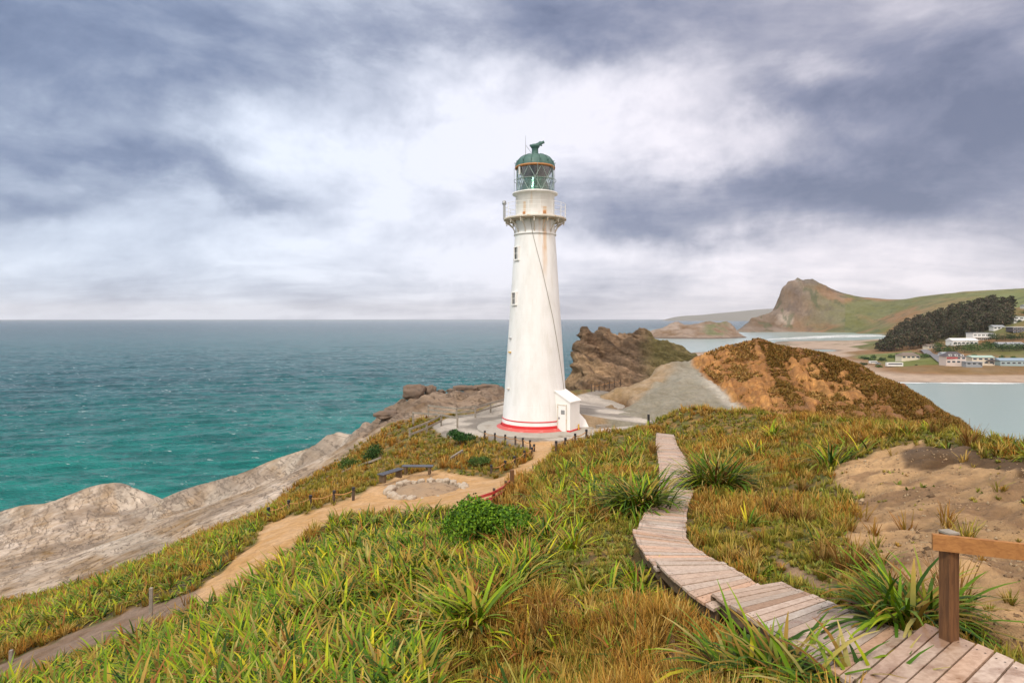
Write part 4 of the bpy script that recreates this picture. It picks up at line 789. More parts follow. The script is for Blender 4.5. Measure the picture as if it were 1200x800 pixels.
# ------------------------------------------------------------------ rope fences
def post_pts(lst, **k): return [hit(px, py, **k) for px, py in lst]
def rope_fence(pts_, h, label, name='rope_fence', r=.075, capm=True, rope=True, group=None):
    t = thing(name, label, 'fence', tuple(pts_[0]), group)
    for i, p in enumerate(pts_):
        b = MB(); tl = RNG.normal(0, .02, 2); b.tube([p - (0, 0, .25), p + (tl[0], tl[1], h)], [r, r * .95], 10); pp = b.build('post', M['post'], t)
        if capm: b = MB(); b.tube([p + (tl[0], tl[1], h - .13), p + (tl[0], tl[1], h + .012)], [r * 1.12, r * 1.1], 10); b.build('cap', M['blackpost'], pp)
    if rope:
        for a, c_ in zip(pts_[:-1], pts_[1:]):
            L_ = np.linalg.norm(c_ - a); b = MB(); b.tube([a + (c_ - a) * s + (0, 0, h * .78 - 4 * s * (1 - s) * .12) for s in np.linspace(0, 1, 9)], .028, 6); b.build('rope', M['rope'], t)
    return t
rope_fence(post_pts([(315, 609), (338.5, 600.5), (364, 595), (390.5, 590), (414, 586)], y1=40), .66, 'low rope fence of dark posts on the left edge of the sandy path')
rope_fence([np.array(PZ(*p, 30.75)) for p in [(567.5, 514), (580, 517), (592, 519), (604, 521), (613, 523), (621.5, 526), (626, 531), (623, 535), (615, 539), (603.5, 546), (592, 551.5), (576, 557)]], .62, 'rope fence of twelve dark posts curving in front of the lighthouse')
rope_fence([hit(*p) for p in [(652, 528), (662, 524), (674, 519), (687, 514)]], .62, 'short rope fence of four dark posts right of the lighthouse door')
bpy.context.view_layer.update()
def dropz(x, y):
    r_ = S.ray_cast(bpy.context.evaluated_depsgraph_get(), (x, y, 120), (0, 0, -1)); return r_[1][2] if r_[0] else 0
def camcast(px, py):
    d_ = np.array(((px - 600) / F, 1, -(py - HY) / F)); r_ = S.ray_cast(bpy.context.evaluated_depsgraph_get(), (0, 0, ZC), tuple(d_ / np.linalg.norm(d_))); return np.array(r_[1])
rope_fence([camcast(px, py + 1) for px, py, Y in [(693, 458, 93), (697, 457.5, 94), (702, 457, 95), (708, 455, 96), (714, 453.5, 97), (720, 452.5, 98), (727, 451, 99)]], 1.05, 'far post and rail fence running to the rock outcrop', name='path_fence', r=.07, capm=False)
def lonepost(px, py, h, r, mat, label, y1=60):
    p = hit(px, py, y1=y1); b = MB(); b.box(p + (0, 0, h / 2 - .1), (r * 2, r * 2, h + .2), .3, .01); return props(b.build('marker_post', mat, None, tuple(p)), label, 'post')
lonepost(177, 726, 1.0, .05, M['greywood'], 'thin grey wooden marker post standing alone by the lower path', 30)
lonepost(13, 776, .4, .05, M['greywood'], 'short grey stake by the dark lower path at the far left', 30)
lonepost(760, 497, .75, .07, M['blackpost'], 'short black post on the pale concrete beyond the boardwalk top', 60)
# timber rail fences left of the tower
def rail_fence(pl, label, h=1.05, rails=(1.0, .55), w=.09):
    P_ = [np.array(p) for p in pl]; t = thing('timber_fence', label, 'fence', tuple(P_[0]), 'weathered timber rail fences left of the lighthouse')
    for p in P_: b = MB(); b.box(p + (0, 0, h / 2 - .15), (.15, .15, h + .35), .2, .01); b.build('post', M['greywood'], t)
    for z in rails:
        for a, c_ in zip(P_[:-1], P_[1:]): b = MB(); b.bar(a + (0, -.07, z), c_ + (0, -.07, z), .06, .16); b.build('rail', M['greywood'], t)
zf = 30.4
rail_fence([PZ(480, 517, 29.9), PZ(500, 509, 30.2), PZ(517, 500, 30.4)], 'weathered timber fence nearest the cliff, running up from the scrub')
rail_fence([PZ(484, 496, 30.3), PZ(517, 499, 30.4), PZ(536, 503, 30.5)], 'weathered timber fence crossing behind the dark green bush', rails=(1.0,))
rail_fence([PZ(502, 487, 30.5), PZ(535, 491, 30.5), PZ(557, 488, 30.6)], 'weathered timber fence of three posts by the pale platform', rails=(1.0, .6))
rail_fence([PZ(557, 490, 30.6), PZ(575, 484, 30.7), PZ(596, 478, 30.8)], 'weathered timber fence sloping up to the left of the tower')
# benches
def bench(px, py, L_, az_, label):
    p = np.array(PZ(px, py, 30.8)); t = thing('bench', label, 'bench', tuple(p), 'dark slatted benches by the sandy clearing')
    c_, s_ = math.cos(az_), math.sin(az_); st = MB()
    for o_ in (-.17, 0, .17): st.box((p[0] - s_ * o_, p[1] + c_ * o_, 31.27), (L_, .145, .05), az_, .008)
    st.build('seat', M['bench'], t)
    for e in (-.38, .38):
        b = MB(); b.box((p[0] + c_ * L_ * e, p[1] + s_ * L_ * e, 31.02), (.14, .42, .45), az_, .01); b.build('leg', M['stringer'], t)
bench(458, 562, 1.75, 1.02, 'dark slatted bench set at an angle by the path, the left one of two')
bench(489.5, 555, 1.85, -.02, 'dark slatted bench facing the camera behind the stone ring')
# ring of stones
rc = np.array(PZ(501, 577, 30.8)); rx_, ry_ = 1.95, 1.75
V = []; Fq = []
for i in range(13):
    for j in range(48):
        rr_ = i / 12; a = 2 * math.pi * j / 48; x = rc[0] + rx_ * rr_ * math.cos(a); y = rc[1] + ry_ * rr_ * math.sin(a)
        V.append((x, y, 30.78 + .36 * (1 - rr_**3) + .14 * math.sin(x * 3.3 + y) * math.cos(y * 5.1 - x) * (1 - rr_)))
for i in range(12):
    for j in range(48): Fq.append((i * 48 + j, i * 48 + (j + 1) % 48, (i + 1) * 48 + (j + 1) % 48, (i + 1) * 48 + j))
props(mesh_np('earth_bed', V, Fq, plain('bed_earth', (.30, .21, .13), .95, .6, 2.2, bump=.9, dirt=(.14, .09, .05)), None, None, True, tuple(rc)), 'low mound of bare earth inside the ring of stones', 'earth bed')
def rockmesh(name, r, mat, seed, sq=(1, 1, 1), sub=3, amp=.35, freq=1.3):
    import bmesh
    bm = bmesh.new(); bmesh.ops.create_icosphere(bm, subdivisions=sub, radius=1.0); v = np.array([x.co[:] for x in bm.verts]); fs = [tuple(x.index for x in f_.verts) for f_ in bm.faces]; bm.free()
    d = fbm(v[:, 0] * freq + seed * 3.7, v[:, 1] * freq, v[:, 2] * freq, 4, seed); v = np.sign(v) * np.abs(v)**.85; v = v * (1 + amp * d[:, None]) * np.array(sq) * r
    o = mesh_np(name, v, fs, mat, None, None, True); return o
protos = [rockmesh('ring_stone', .2, M['stone'], s + 3, (1.05, .85, .8), 3, .75, 1.8) for s in range(3)]
k = 0
for i in range(27):
    a = 2 * math.pi * i / 27 + RNG.normal(0, .03); s_ = RNG.uniform(.75, 1.3)
    o = protos[k] if k < 3 else protos[k % 3].copy()
    if k >= 3: COL.objects.link(o)
    o.location = (rc[0] + (rx_ + .05) * math.cos(a), rc[1] + (ry_ + .05) * math.sin(a), 30.85 + .05 * s_); o.scale = (s_, s_, s_ * 1.1); o.rotation_euler = (0, 0, RNG.uniform(0, 6)); k += 1
    props(o, 'pale rounded stone in the border around the earth bed', 'stone', 'border stones of the ring')
# boulders at the cliff edge
for (px, py, Y, r, sq, lab) in [(485.5, 459, 72, 1.35, (1.0, .8, .72), 'big dark boulder perched on the cliff edge above the sea'), (505.5, 457, 73, .75, (.85, .8, 1.0), 'upright dark boulder just right of the biggest one'), (517, 456, 74, .5, (1, .8, .7), 'small dark rock third along the cliff edge'),
                                (529, 456, 74, .48, (1.2, .8, .6), 'small flat dark rock fourth along the cliff edge'), (455, 482, 66, .9, (1.5, 1, .5), 'low brown rock lump on the slope left of the timber fences'), (570, 457, 78, .8, (2.2, 1, .5), 'long low dark rock close to the left of the tower'), (545, 458, 77, .7, (2.0, 1, .5), 'long low brown rock between the small boulders and the tower')]:
    o = rockmesh('boulder', r, M['boulder'], int(px), sq, 4, .45, 1.6); x, y = (px - 600) / F * Y, Y; z = float(gnd(np.array([x]), np.array([y]))[0])
    o.location = (x, y, z + r * sq[2] * .55); props(o, lab, 'rock')
# red curved edging
def curve3(pl, z, n=24):
    q_ = np.array([PZ(px, py, z) for px, py in pl]); return resample(q_, n)
c1 = resample(np.array([hit(*p_) + (0, 0, .12) for p_ in [(549, 594), (562, 592), (578, 587), (590, 580), (598, 572)]]), 24)
t = thing('red_barrier', 'low curved barrier of two red boards below the sandy clearing', 'barrier', tuple(c1[0]))
for dz_, nm in ((.2, 'board'), (.0, 'board')):
    b = MB()
    for a, c_ in zip(c1[:-1], c1[1:]): b.bar(a + (0, 0, dz_), c_ + (0, 0, dz_), .05, .10)
    b.build(nm, M['redpaint'], t)
for i in (0, 8, 16): b = MB(); b.box(c1[i] + (0, .08, .1), (.1, .1, .5), 0, .01); b.build('post', M['post'], t)
p = hit(600, 574); b = MB(); b.box(p + (0, 0, .35), (.16, .16, .95), .2, .01); props(b.build('stub_post', M['postwood'], None, tuple(p)), 'square rusty brown post at the upper end of the red barrier', 'post')
# grey timber edging pieces
def sleeper(a, b_, z0, z1, w, h, label):
    A1 = np.array(PZ(*a, z0)); B1 = np.array(PZ(*b_, z1)); m_ = MB(); m_.bar(A1, B1, w, h); return props(m_.build('timber_edging', M['greywood'], None), label, 'timber edging')
sleeper((420, 599), (448, 603), 30.9, 30.9, .2, .2, 'grey sleeper edging the near side of the sandy clearing')
sleeper((395, 556), (420, 545), 28.6, 29.2, .35, .14, 'lower grey plank laid in the scrub below the first bench')
sleeper((416, 547), (445, 536.5), 29.0, 29.9, .3, .14, 'upper grey plank laid in the scrub below the first bench')
sleeper((284, 683), (306, 664), 31.05, 31.0, .14, .2, 'old grey timber edging on the near side of the lower path')
sleeper((528, 537), (542, 528), 30.9, 30.9, .12, .16, 'pale timber rail lying in the grass left of the rope fence')
sleeper((700, 500), (718, 498), 30.95, 30.95, .4, .3, 'dark low concrete block on the pale platform right of the annex')

# ------------------------------------------------------------------ VEGETATION
def blades(base, az_, lean, bend, length, width, colb, colt, S_=4, tip=.12, fold=True):
    """one curved tapering leaf per row; returns vertices, quads, colours"""
    N = len(base); t = np.linspace(0, 1, S_ + 1); V = np.zeros((N, S_ + 1, 2, 3)); pos = base.copy(); side = np.stack([-np.sin(az_), np.cos(az_), np.zeros(N)], -1)
    Cc = np.zeros((N, S_ + 1, 2, 3))
    for i in range(S_ + 1):
        if i:
            th_ = lean + bend * (t[i] - .5 / S_); st = length / S_
            pos = pos + np.stack([np.sin(th_) * np.cos(az_), np.sin(th_) * np.sin(az_), np.cos(th_)], -1) * st[:, None]
        w = width * (np.interp(t[i], [0, .25, .7, 1], [.7, 1, .75, tip]))
        up = np.zeros((N, 3)); up[:, 2] = 1
        V[:, i, 0] = pos - side * w[:, None] / 2; V[:, i, 1] = pos + side * w[:, None] / 2
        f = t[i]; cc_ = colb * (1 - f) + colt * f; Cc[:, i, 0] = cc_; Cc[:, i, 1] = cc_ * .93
    n = 2 * (S_ + 1); q0 = np.arange(S_)[:, None] * 2 + np.array([0, 1, 3, 2]); Q = (np.arange(N)[:, None, None] * n + q0[None]).reshape(-1, 4)
    return V.reshape(-1, 3), Q, Cc.reshape(-1, 3)
def catb(parts):
    V = []; Q = []; Cc = []; k = 0
    for v, q_, c_ in parts: V.append(v); Q.append(q_ + k); Cc.append(c_); k += len(v)
    return np.concatenate(V), np.concatenate(Q), np.concatenate(Cc)
GREENS = np.array([(.11, .20, .008), (.19, .28, .010), (.30, .34, .012), (.055, .12, .009), (.44, .38, .02), (.028, .065, .008)])
TIPS = np.array([(.34, .22, .04), (.40, .26, .06), (.22, .27, .04), (.15, .22, .03), (.30, .12, .03), (.45, .36, .12)])
DRYS = np.array([(.34, .19, .035), (.43, .26, .05), (.22, .105, .022), (.46, .32, .10), (.17, .155, .022), (.32, .125, .022), (.24, .22, .03)])
def flax(centers, sizes, per, green=None, darkf=0.0, Sg=4, dead=.12, width=.045, arch=1.0):
    N = len(centers) * per; ci = np.repeat(np.arange(len(centers)), per); sz = sizes[ci]
    a = RNG.uniform(0, 2 * np.pi, N); r = sz * .16 * np.sqrt(RNG.random(N)); base = centers[ci] + np.stack([np.cos(a) * r, np.sin(a) * r, -.05 + np.zeros(N)], -1)
    az_ = a + RNG.normal(0, .5, N); u = RNG.random(N); lean = (.12 + u * .85) * arch; bend = (.5 + RNG.random(N) * 2.0 * (.35 + u)) * arch
    ln = sz * RNG.uniform(.65, 1.1, N); w = width * RNG.uniform(.7, 1.25, N) * (.6 + .4 * sz)
    gi = RNG.choice(6, N, p=[.21, .2, .16, .19, .08, .16]) if green is None else RNG.choice(6, N, p=green)
    cb = GREENS[gi] * RNG.uniform(.8, 1.2, (N, 1)); ct = np.where(RNG.random((N, 1)) < .38, TIPS[RNG.integers(0, 6, N)], cb * 1.15)
    dd = RNG.random(N) < dead; cb[dd] = TIPS[RNG.choice([0, 1, 4, 0], dd.sum())] * RNG.uniform(.5, 1.0, (dd.sum(), 1)); ct[dd] = cb[dd] * 1.1
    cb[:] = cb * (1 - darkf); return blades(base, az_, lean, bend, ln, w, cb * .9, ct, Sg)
def tufts(centers, sizes, per, pal=None, width=.011, Sg=2, spread=.5):
    N = len(centers) * per; ci = np.repeat(np.arange(len(centers)), per); sz = sizes[ci]
    a = RNG.uniform(0, 2 * np.pi, N); r = sz * .22 * np.sqrt(RNG.random(N)); base = centers[ci] + np.stack([np.cos(a) * r, np.sin(a) * r, -.03 + np.zeros(N)], -1)
    lean = RNG.random(N) * spread * 1.2; bend = RNG.random(N) * 1.1; ln = sz * RNG.uniform(.5, 1.15, N)
    tc_ = (DRYS[RNG.integers(0, 7, len(centers))] if pal is None else pal)[ci]; cb = tc_ * RNG.uniform(.7, 1.25, (N, 1)) + (DRYS[RNG.integers(0, 7, N)] - tc_) * .35
    w = width * RNG.uniform(.7, 1.4, N) * (1 + centers[ci, 1] / 14)
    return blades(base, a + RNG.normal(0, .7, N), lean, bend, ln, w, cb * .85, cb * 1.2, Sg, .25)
def scatter(n, ymin=4.0, ymax=62.0, umax=1.0):
    """random spots, denser near the viewer"""
    v = RNG.uniform(math.log(ymin + 8), math.log(ymax + 8), n); y = np.exp(v) - 8; u = RNG.uniform(-umax, umax, n); x = u * (y + 3); return x, y
def gz_at(x, y):
    """height of the finished ground mesh at spots (bilinear in its own grid)"""
    fu = (x / (y + 8) - U[0]) / (U[1] - U[0]); fv = (np.log(y + 8) - Vv[0]) / (Vv[1] - Vv[0]); fu = np.clip(fu, 0, len(U) - 1.001); fv = np.clip(fv, 0, len(Vv) - 1.001)
    i = fv.astype(int); j = fu.astype(int); a = fv - i; b_ = fu - j
    return gzz[i, j] * (1 - a) * (1 - b_) + gzz[i + 1, j] * a * (1 - b_) + gzz[i, j + 1] * (1 - a) * b_ + gzz[i + 1, j + 1] * a * b_
def near_deck(x, y, pad=.12):
    m_ = np.zeros(x.shape, bool)
    for d in decks:
        c_ = d[:, :2].mean(0); e = d[:, :2]
        for ox, oy in ((0, 0), (pad, 0), (-pad, 0), (0, pad), (0, -pad)): m_ |= inpoly(x + ox, y + oy, [tuple(p) for p in e])
    return m_
BARE = [TRACK, LOWPATH]
def classify(x, y):
    z = gz_at(x, y); px, py = proj(x, y, z); n1_ = fbm(x * .35, y * .35, None, 4, 3); n2_ = fbm(x * 1.7, y * 1.7, None, 4, 11)
    jx = px + n2_ * 5 + n1_ * 5; jy = py + n1_ * 3 + n2_ * 2
    bare = inpoly(jx, jy, TRACK) & (y < 50) | inpoly(jx, jy, LOWPATH) & (y < 40) | inpoly(px, py, CONC) & (y > 42) | near_deck(x, y)
    bare |= (inpoly(px + n1_ * 34 + n2_ * 14, py + n1_ * 20 + n2_ * 8, DIRT) & (y > 2) & ((RNG.random(len(x)) > .05) | (n2_ < 0))) | ((inpoly(jx, jy, DIRT2) | inpoly(jx, jy, DIRT3)) & (y < 20))
    bare |= inpoly(px + n1_ * 10, py + n2_ * 5, ROCK) & (y > 36); bare |= z < 19; bare |= (z > 34.7) & (np.hypot(x, y) < 6.2) | ((x - rc[0])**2 / 5.5 + (y - rc[1])**2 / 4.6 < 1)
    return z, px, py, n1_, n2_, bare
# dense flax carpet on the left
x, y = scatter(30000, 6.5, 50); z, px, py, n1_, n2_, bare = classify(x, y)
fl = inpoly(px + n1_ * 14, py + n2_ * 10, FLAXZ) & (y < 48); fl2 = inpoly(px, py + n2_ * 6, FLAXL) & (y < 48)
dens = np.where(fl, np.where((px < 620) | (py > 760), .42, .32), 0) * (.55 + .9 * sstep(-.3, .15, n1_)); dens = np.where(fl2, .34, dens); dens = np.where(py < 560, dens * .5, dens)
keep = ~bare & (RNG.random(len(x)) < dens) & ~inpoly(px, py, [(530, 588), (605, 560), (632, 598), (605, 628), (525, 628)]); cen = np.stack([x, y, z], -1)[keep]; sz = RNG.uniform(.5, .95, len(cen)) * (1 + .3 * n1_[keep]); sz *= np.interp(cen[:, 1], [6, 9, 30], [.75, 1, 1.05]); sz = np.where(fl2[keep] & (px[keep] < 310), sz * .8, sz)
print('flax clumps', len(cen))
nearm = cen[:, 1] < 17
parts_ = [flax(cen[nearm], sz[nearm], 26, width=.055, Sg=5, dead=.15, arch=1.15), flax(cen[~nearm], sz[~nearm], 17, width=.07, Sg=4, dead=.14, arch=1.1)]
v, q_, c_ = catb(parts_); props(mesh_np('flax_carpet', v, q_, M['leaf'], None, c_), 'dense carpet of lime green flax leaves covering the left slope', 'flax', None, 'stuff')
# dry grass everywhere else
x, y = scatter(70000, 5.0, 60, 1.02); z, px, py, n1_, n2_, bare = classify(x, y)
inf = inpoly(px + n1_ * 14, py + n2_ * 10, FLAXZ) & (px < 620)
keep = ~bare & (RNG.random(len(x)) < np.where(inf, .12, .8)); keep &= ~((py > 640) & (px > 100) & (px < 480) & (RNG.random(len(x)) < .5))
cen = np.stack([x, y, z], -1)[keep]; nn1 = n1_[keep]; nn2 = n2_[keep]; big_ = fbm(cen[:, 0] * .5 + 9, cen[:, 1] * .5, None, 3, 91)
sz = np.clip(.22 + .22 * big_ + RNG.uniform(-.1, .2, len(cen)) + .1 * (RNG.random(len(cen)) < .12), .08, .65) * np.interp(cen[:, 1], [5, 30], [.9, 1.15])
pi_ = np.where(big_[:, None] + RNG.normal(0, .22, (len(cen), 1)) > 0.07, DRYS[RNG.choice([0, 1, 2, 3, 5], len(cen))], np.array([(.15, .19, .02), (.24, .24, .03), (.11, .16, .02), (.30, .25, .05)])[RNG.integers(0, 4, len(cen))])
short = ((big_ < -.08) & (RNG.random(len(cen)) < np.interp(cen[:, 1], [10, 30], [.8, .3]))) | (fbm(cen[:, 0] * .55 + 1, cen[:, 1] * .55 + 3, None, 3, 75) > .1) & (RNG.random(len(cen)) < np.interp(cen[:, 1], [10, 30], [.7, .25])); sz = np.where(short, sz * .45, sz)
print('tufts', len(cen)); nm_ = cen[:, 1] < 14
v, q_, c_ = catb([tufts(cen[nm_], sz[nm_], 30, pi_[nm_]), tufts(cen[~nm_], sz[~nm_], 16, pi_[~nm_])])
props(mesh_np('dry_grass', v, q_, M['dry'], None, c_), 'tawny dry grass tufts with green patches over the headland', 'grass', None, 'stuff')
# scattered smaller flax in the grass on the right and along the crest
x, y = scatter(9000, 7, 50); z, px, py, n1_, n2_, bare = classify(x, y)
keep = ~bare & (px > 600) & (fbm(x * .3 + 5, y * .3, None, 3, 55) > .0) & (RNG.random(len(x)) < np.where(py < 620, .36, .18)) & ~((px > 900) & (py > 560))
cen = np.stack([x, y, z], -1)[keep]; print('small flax', len(cen))
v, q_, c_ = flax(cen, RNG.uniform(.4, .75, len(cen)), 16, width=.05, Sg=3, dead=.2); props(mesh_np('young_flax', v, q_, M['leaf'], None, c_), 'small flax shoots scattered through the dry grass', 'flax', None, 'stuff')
# dark rushes
x, y = scatter(1500, 8, 34); z, px, py, n1_, n2_, bare = classify(x, y)
keep = ~bare & (px > 560) & (RNG.random(len(x)) < .07) & (fbm(x * .4 + 2, y * .4 + 8, None, 3, 65) > 0)
cen = np.stack([x, y, z], -1)[keep]; ex = [hit(*p) for p in [(990, 672), (965, 660), (1003, 668), (940, 575), (722, 745), (905, 600), (925, 612)]]; cen = np.concatenate([cen, ex])
pal = np.tile((.17, .085, .03), (len(cen), 1)); v, q_, c_ = tufts(cen, RNG.uniform(.5, .8, len(cen)), 60, pal, .012, 3, .45)
props(mesh_np('rushes', v, q_, M['dry'], None, c_), 'upright dark brown rush clumps dotted in the grass', 'rushes', None, 'stuff')
# low green creeping plants
x, y = scatter(80000, 5, 60); z, px, py, n1_, n2_, bare = classify(x, y)
keep = ~bare & (px > 480) & (fbm(x * .55 + 1, y * .55 + 3, None, 3, 75) > .04) & (RNG.random(len(x)) < .85)
cen = np.stack([x, y, z], -1)[keep]; pal = np.array([(.10, .19, .03), (.14, .22, .035), (.075, .15, .03)])[RNG.integers(0, 3, len(cen))]
v, q_, c_ = tufts(cen, RNG.uniform(.06, .14, len(cen)) * (1 + cen[:, 1] * .012), 9, pal, .028, 2, 1.3); props(mesh_np('ground_cover', v, q_, M['leaf'], None, c_), 'low bright green creeping plants between the grass tufts', 'ground cover', None, 'stuff')
# pebbles and clods on the bare patch
x, y = scatter(60000, 5, 30); z = gz_at(x, y); px, py = proj(x, y, z); n1_ = fbm(x * .35, y * .35, None, 4, 3); k2 = fbm(x * 1.1, y * 1.1, None, 3, 15)
keep = inpoly(px + n1_ * 34, py + n1_ * 20, DIRT) & (k2 > -.12) & ~near_deck(x, y, .2); cen = np.stack([x, y, z], -1)[keep]; N = len(cen); s_ = RNG.lognormal(-4.15, .6, N)
O = np.array([(1, 0, 0), (-1, 0, 0), (0, 1, 0), (0, -1, 0), (0, 0, .8), (0, 0, -.5)]); ang = RNG.uniform(0, 6.28, N)
Ov = O[None] * RNG.uniform(.6, 1.4, (N, 6, 1)); cA, sA = np.cos(ang)[:, None], np.sin(ang)[:, None]; Ov = np.stack([Ov[..., 0] * cA - Ov[..., 1] * sA, Ov[..., 0] * sA + Ov[..., 1] * cA, Ov[..., 2]], -1)
v = (cen[:, None] + Ov * s_[:, None, None]).reshape(-1, 3); T = np.array([(0, 2, 4), (2, 1, 4), (1, 3, 4), (3, 0, 4), (2, 0, 5), (1, 2, 5), (3, 1, 5), (0, 3, 5)]); q_ = (np.arange(N)[:, None, None] * 6 + T[None]).reshape(-1, 3)
c_ = np.repeat(np.array([(.40, .27, .15), (.42, .31, .19), (.24, .15, .08), (.16, .10, .055)])[RNG.integers(0, 4, N)], 6, 0); props(mesh_np('gravel', v, q_, M['ground'], None, c_), 'loose gravel and clods strewn on the bare earth', 'gravel', None, 'stuff')
# brown scrub on the ochre hill
N = 100000; pxs = RNG.uniform(850, 1150, N); ys = RNG.uniform(54, 92, N); xs = (pxs - 600) / F * ys; zs = hillrbf(xs, ys); pys = HY + F * (ZC - zs) / ys; cr = np.interp(pxs, [812, 840, 887, 950, 1000, 1050, 1100, 1140], [420, 408, 400, 416, 432, 458, 486, 512])
n1_ = fbm(xs * .12, ys * .12, zs * .12, 5, 5); stx = fbm(pxs * .16 - (pys - 400) * .085, pys * .02, None, 4, 19)
pr = np.where(pys - cr < 12 + stx * 20, .5, 0) * sstep(875, 915, pxs); pr = np.maximum(pr, sstep(985, 1060, pxs + (pys - 430) * .55 + n1_ * 60 + stx * 70) * .8); pr = np.maximum(pr, (np.abs(pxs - (905 + (pys - 420) * .52) + stx * 8) < 9) * .6)
keep = RNG.random(N) < pr * (.25 + .75 * (fbm(xs * .5, ys * .5, None, 3, 44) > -.05)); cen = np.stack([xs, ys, zs + .35], -1)[keep]; pal = np.array([(.15, .075, .024), (.20, .105, .03), (.10, .055, .02), (.24, .14, .05)])[RNG.integers(0, 4, len(cen))]
v, q_, c_ = tufts(cen, RNG.uniform(.14, .36, len(cen)), 9, pal, .018, 2, .9); props(mesh_np('hill_scrub', v, q_, M['dry'], None, c_), 'russet brown scrub clothing the ridge of the ochre hill', 'scrub', None, 'stuff')

N = 30000; pxs = RNG.uniform(812, 1120, N); ys = RNG.uniform(54, 92, N); xs = (pxs - 600) / F * ys; zs = hillrbf(xs, ys); pys = HY + F * (ZC - zs) / ys
bxx = np.interp(pys, [400, 428, 440, 452, 480, 500], [822, 822, 830, 848, 884, 896]); keep = (pxs > bxx) & (fbm(xs * .4, ys * .4, zs * .4, 3, 66) > -.1); cen = np.stack([xs, ys, zs + .15], -1)[keep]
pal = np.array([(.36, .20, .07), (.28, .14, .045), (.42, .28, .12), (.20, .10, .035)])[RNG.integers(0, 4, len(cen))]; v, q_, c_ = tufts(cen, RNG.uniform(.15, .32, len(cen)), 6, pal, .02, 2, 1.4)
props(mesh_np('hill_grass', v, q_, M['dry'], None, c_), 'thin parched grass specks on the open ochre slope', 'grass', None, 'stuff')
# single flax plants one can point at
def plant(px, py, size, n, label, dark=0, up=False, width=.05, y1=60, green=None, yfix=None):
    p = hit(px, py, y1=y1) if yfix is None else np.array(P3(px, py, yfix)); p[2] = gz_at(p[0:1], p[1:2])[0] if yfix is None else p[2]
    dark = (.5 if n > 600 else .3) if green is DG else 0; arch_ = 1.35 if n > 120 else 1.1
    cs = p + np.stack([RNG.normal(0, size * .16, n // 14 + 1), RNG.normal(0, size * .14, n // 14 + 1), np.zeros(n // 14 + 1)], -1)
    v, q_, c_ = flax(cs, np.full(len(cs), size), 14, green, dark, 6 if n > 100 else 4, .10, width, arch_); o = mesh_np('flax_plant', v, q_, M['leaf'], None, c_, False, tuple(p)); return props(o, label, 'flax plant')
DG = [.32, .18, .05, .28, .02, .15]; LG = [.2, .3, .28, .05, .15, .02]
plant(842, 573, 1.85, 900, 'large dark green flax bush against the right side of the boardwalk', green=DG)
plant(750, 600, 1.65, 700, 'dark green flax bush against the left side of the boardwalk', green=DG)
plant(563, 738, 1.2, 260, 'broad flax plant with bright green leaves in the middle of the slope', green=LG, width=.075)
plant(1066, 728, 1.1, 260, 'flax plant with orange tips beside the handrail post', green=DG, width=.05, yfix=7.6)
plant(893, 812, 1.15, 380, 'flax plant with orange tips overhanging the boardwalk in the foreground', green=DG, width=.05, yfix=6.9)
plant(1000, 835, 1.1, 300, 'nearest flax plant, at the bottom edge beside the boardwalk', green=DG, width=.05, yfix=6.2)
plant(975, 548, 1.35, 90, 'spiky flax plant on the rise right of the big flax bush', width=.06)
plant(1000, 532, 1.2, 60, 'flax plant with bronze leaves just behind the spiky one on the rise', width=.06)
plant(885, 535, 1.2, 80, 'sprawling flax plant behind the large dark flax bush', width=.06)
plant(905, 512, 1.2, 60, 'bright flax plant high on the slope near the crest', green=LG, width=.06)
plant(752, 523, 1.1, 60, 'dark flax plant at the left of the boardwalk top end', green=DG, width=.06)
plant(815, 712, .55, 40, 'small yellow green flax beside the boardwalk supports', green=LG, width=.04)
plant(752, 690, .6, 50, 'small drooping flax left of the middle boardwalk step', green=LG, width=.04)
plant(740, 672, .6, 36, 'small dark flax just above the drooping one by the boardwalk', green=DG, width=.04)
plant(665, 642, .85, 60, 'flax plant on the grassy rise left of the boardwalk bend', green=LG)
plant(640, 655, .75, 50, 'flax plant with yellow tips left of its twin on the grassy rise')
plant(900, 675, .5, 40, 'small flax in the grass above the boardwalk steps')
plant(880, 620, .6, 40, 'thin leaved flax in the hollow right of the boardwalk')
plant(965, 640, .5, 40, 'low straggling flax near the bare earth')
plant(170, 775, .95, 90, 'dark upright flax at the lower left of the slope', green=DG)
plant(1030, 660, .5, 40, 'little dark flax on the edge of the bare earth', green=DG, width=.035)
# leafy shrubs
def leafball(center, rad3, n, ls, pal, seed=0):
    d = RNG.normal(size=(n, 3)); d /= np.linalg.norm(d, axis=1)[:, None]; d[:, 2] = np.abs(d[:, 2]) * 1.0 - .15
    lump = 1 + .35 * fbm(d[:, 0] * 2.2 + seed, d[:, 1] * 2.2, d[:, 2] * 2.2, 3, 23); r = (RNG.random(n)**.35) * lump
    p = center + d * r[:, None] * np.array(rad3); nn = d + RNG.normal(0, .7, (n, 3)); nn /= np.linalg.norm(nn, axis=1)[:, None]
    t1 = np.cross(nn, RNG.normal(size=(n, 3))); t1 /= np.linalg.norm(t1, axis=1)[:, None] + 1e-9; t2 = np.cross(nn, t1); s = (ls * RNG.uniform(.6, 1.3, n))[:, None]
    V = np.stack([p - t1 * s * .5, p + t2 * s * .28, p + t1 * s * .5, p - t2 * s * .28], 1).reshape(-1, 3); Q = np.arange(n * 4).reshape(-1, 4)
    c_ = np.repeat(np.array(pal)[RNG.integers(0, len(pal), n)] * RNG.uniform(.75, 1.25, (n, 1)), 4, 0); return V, Q, c_
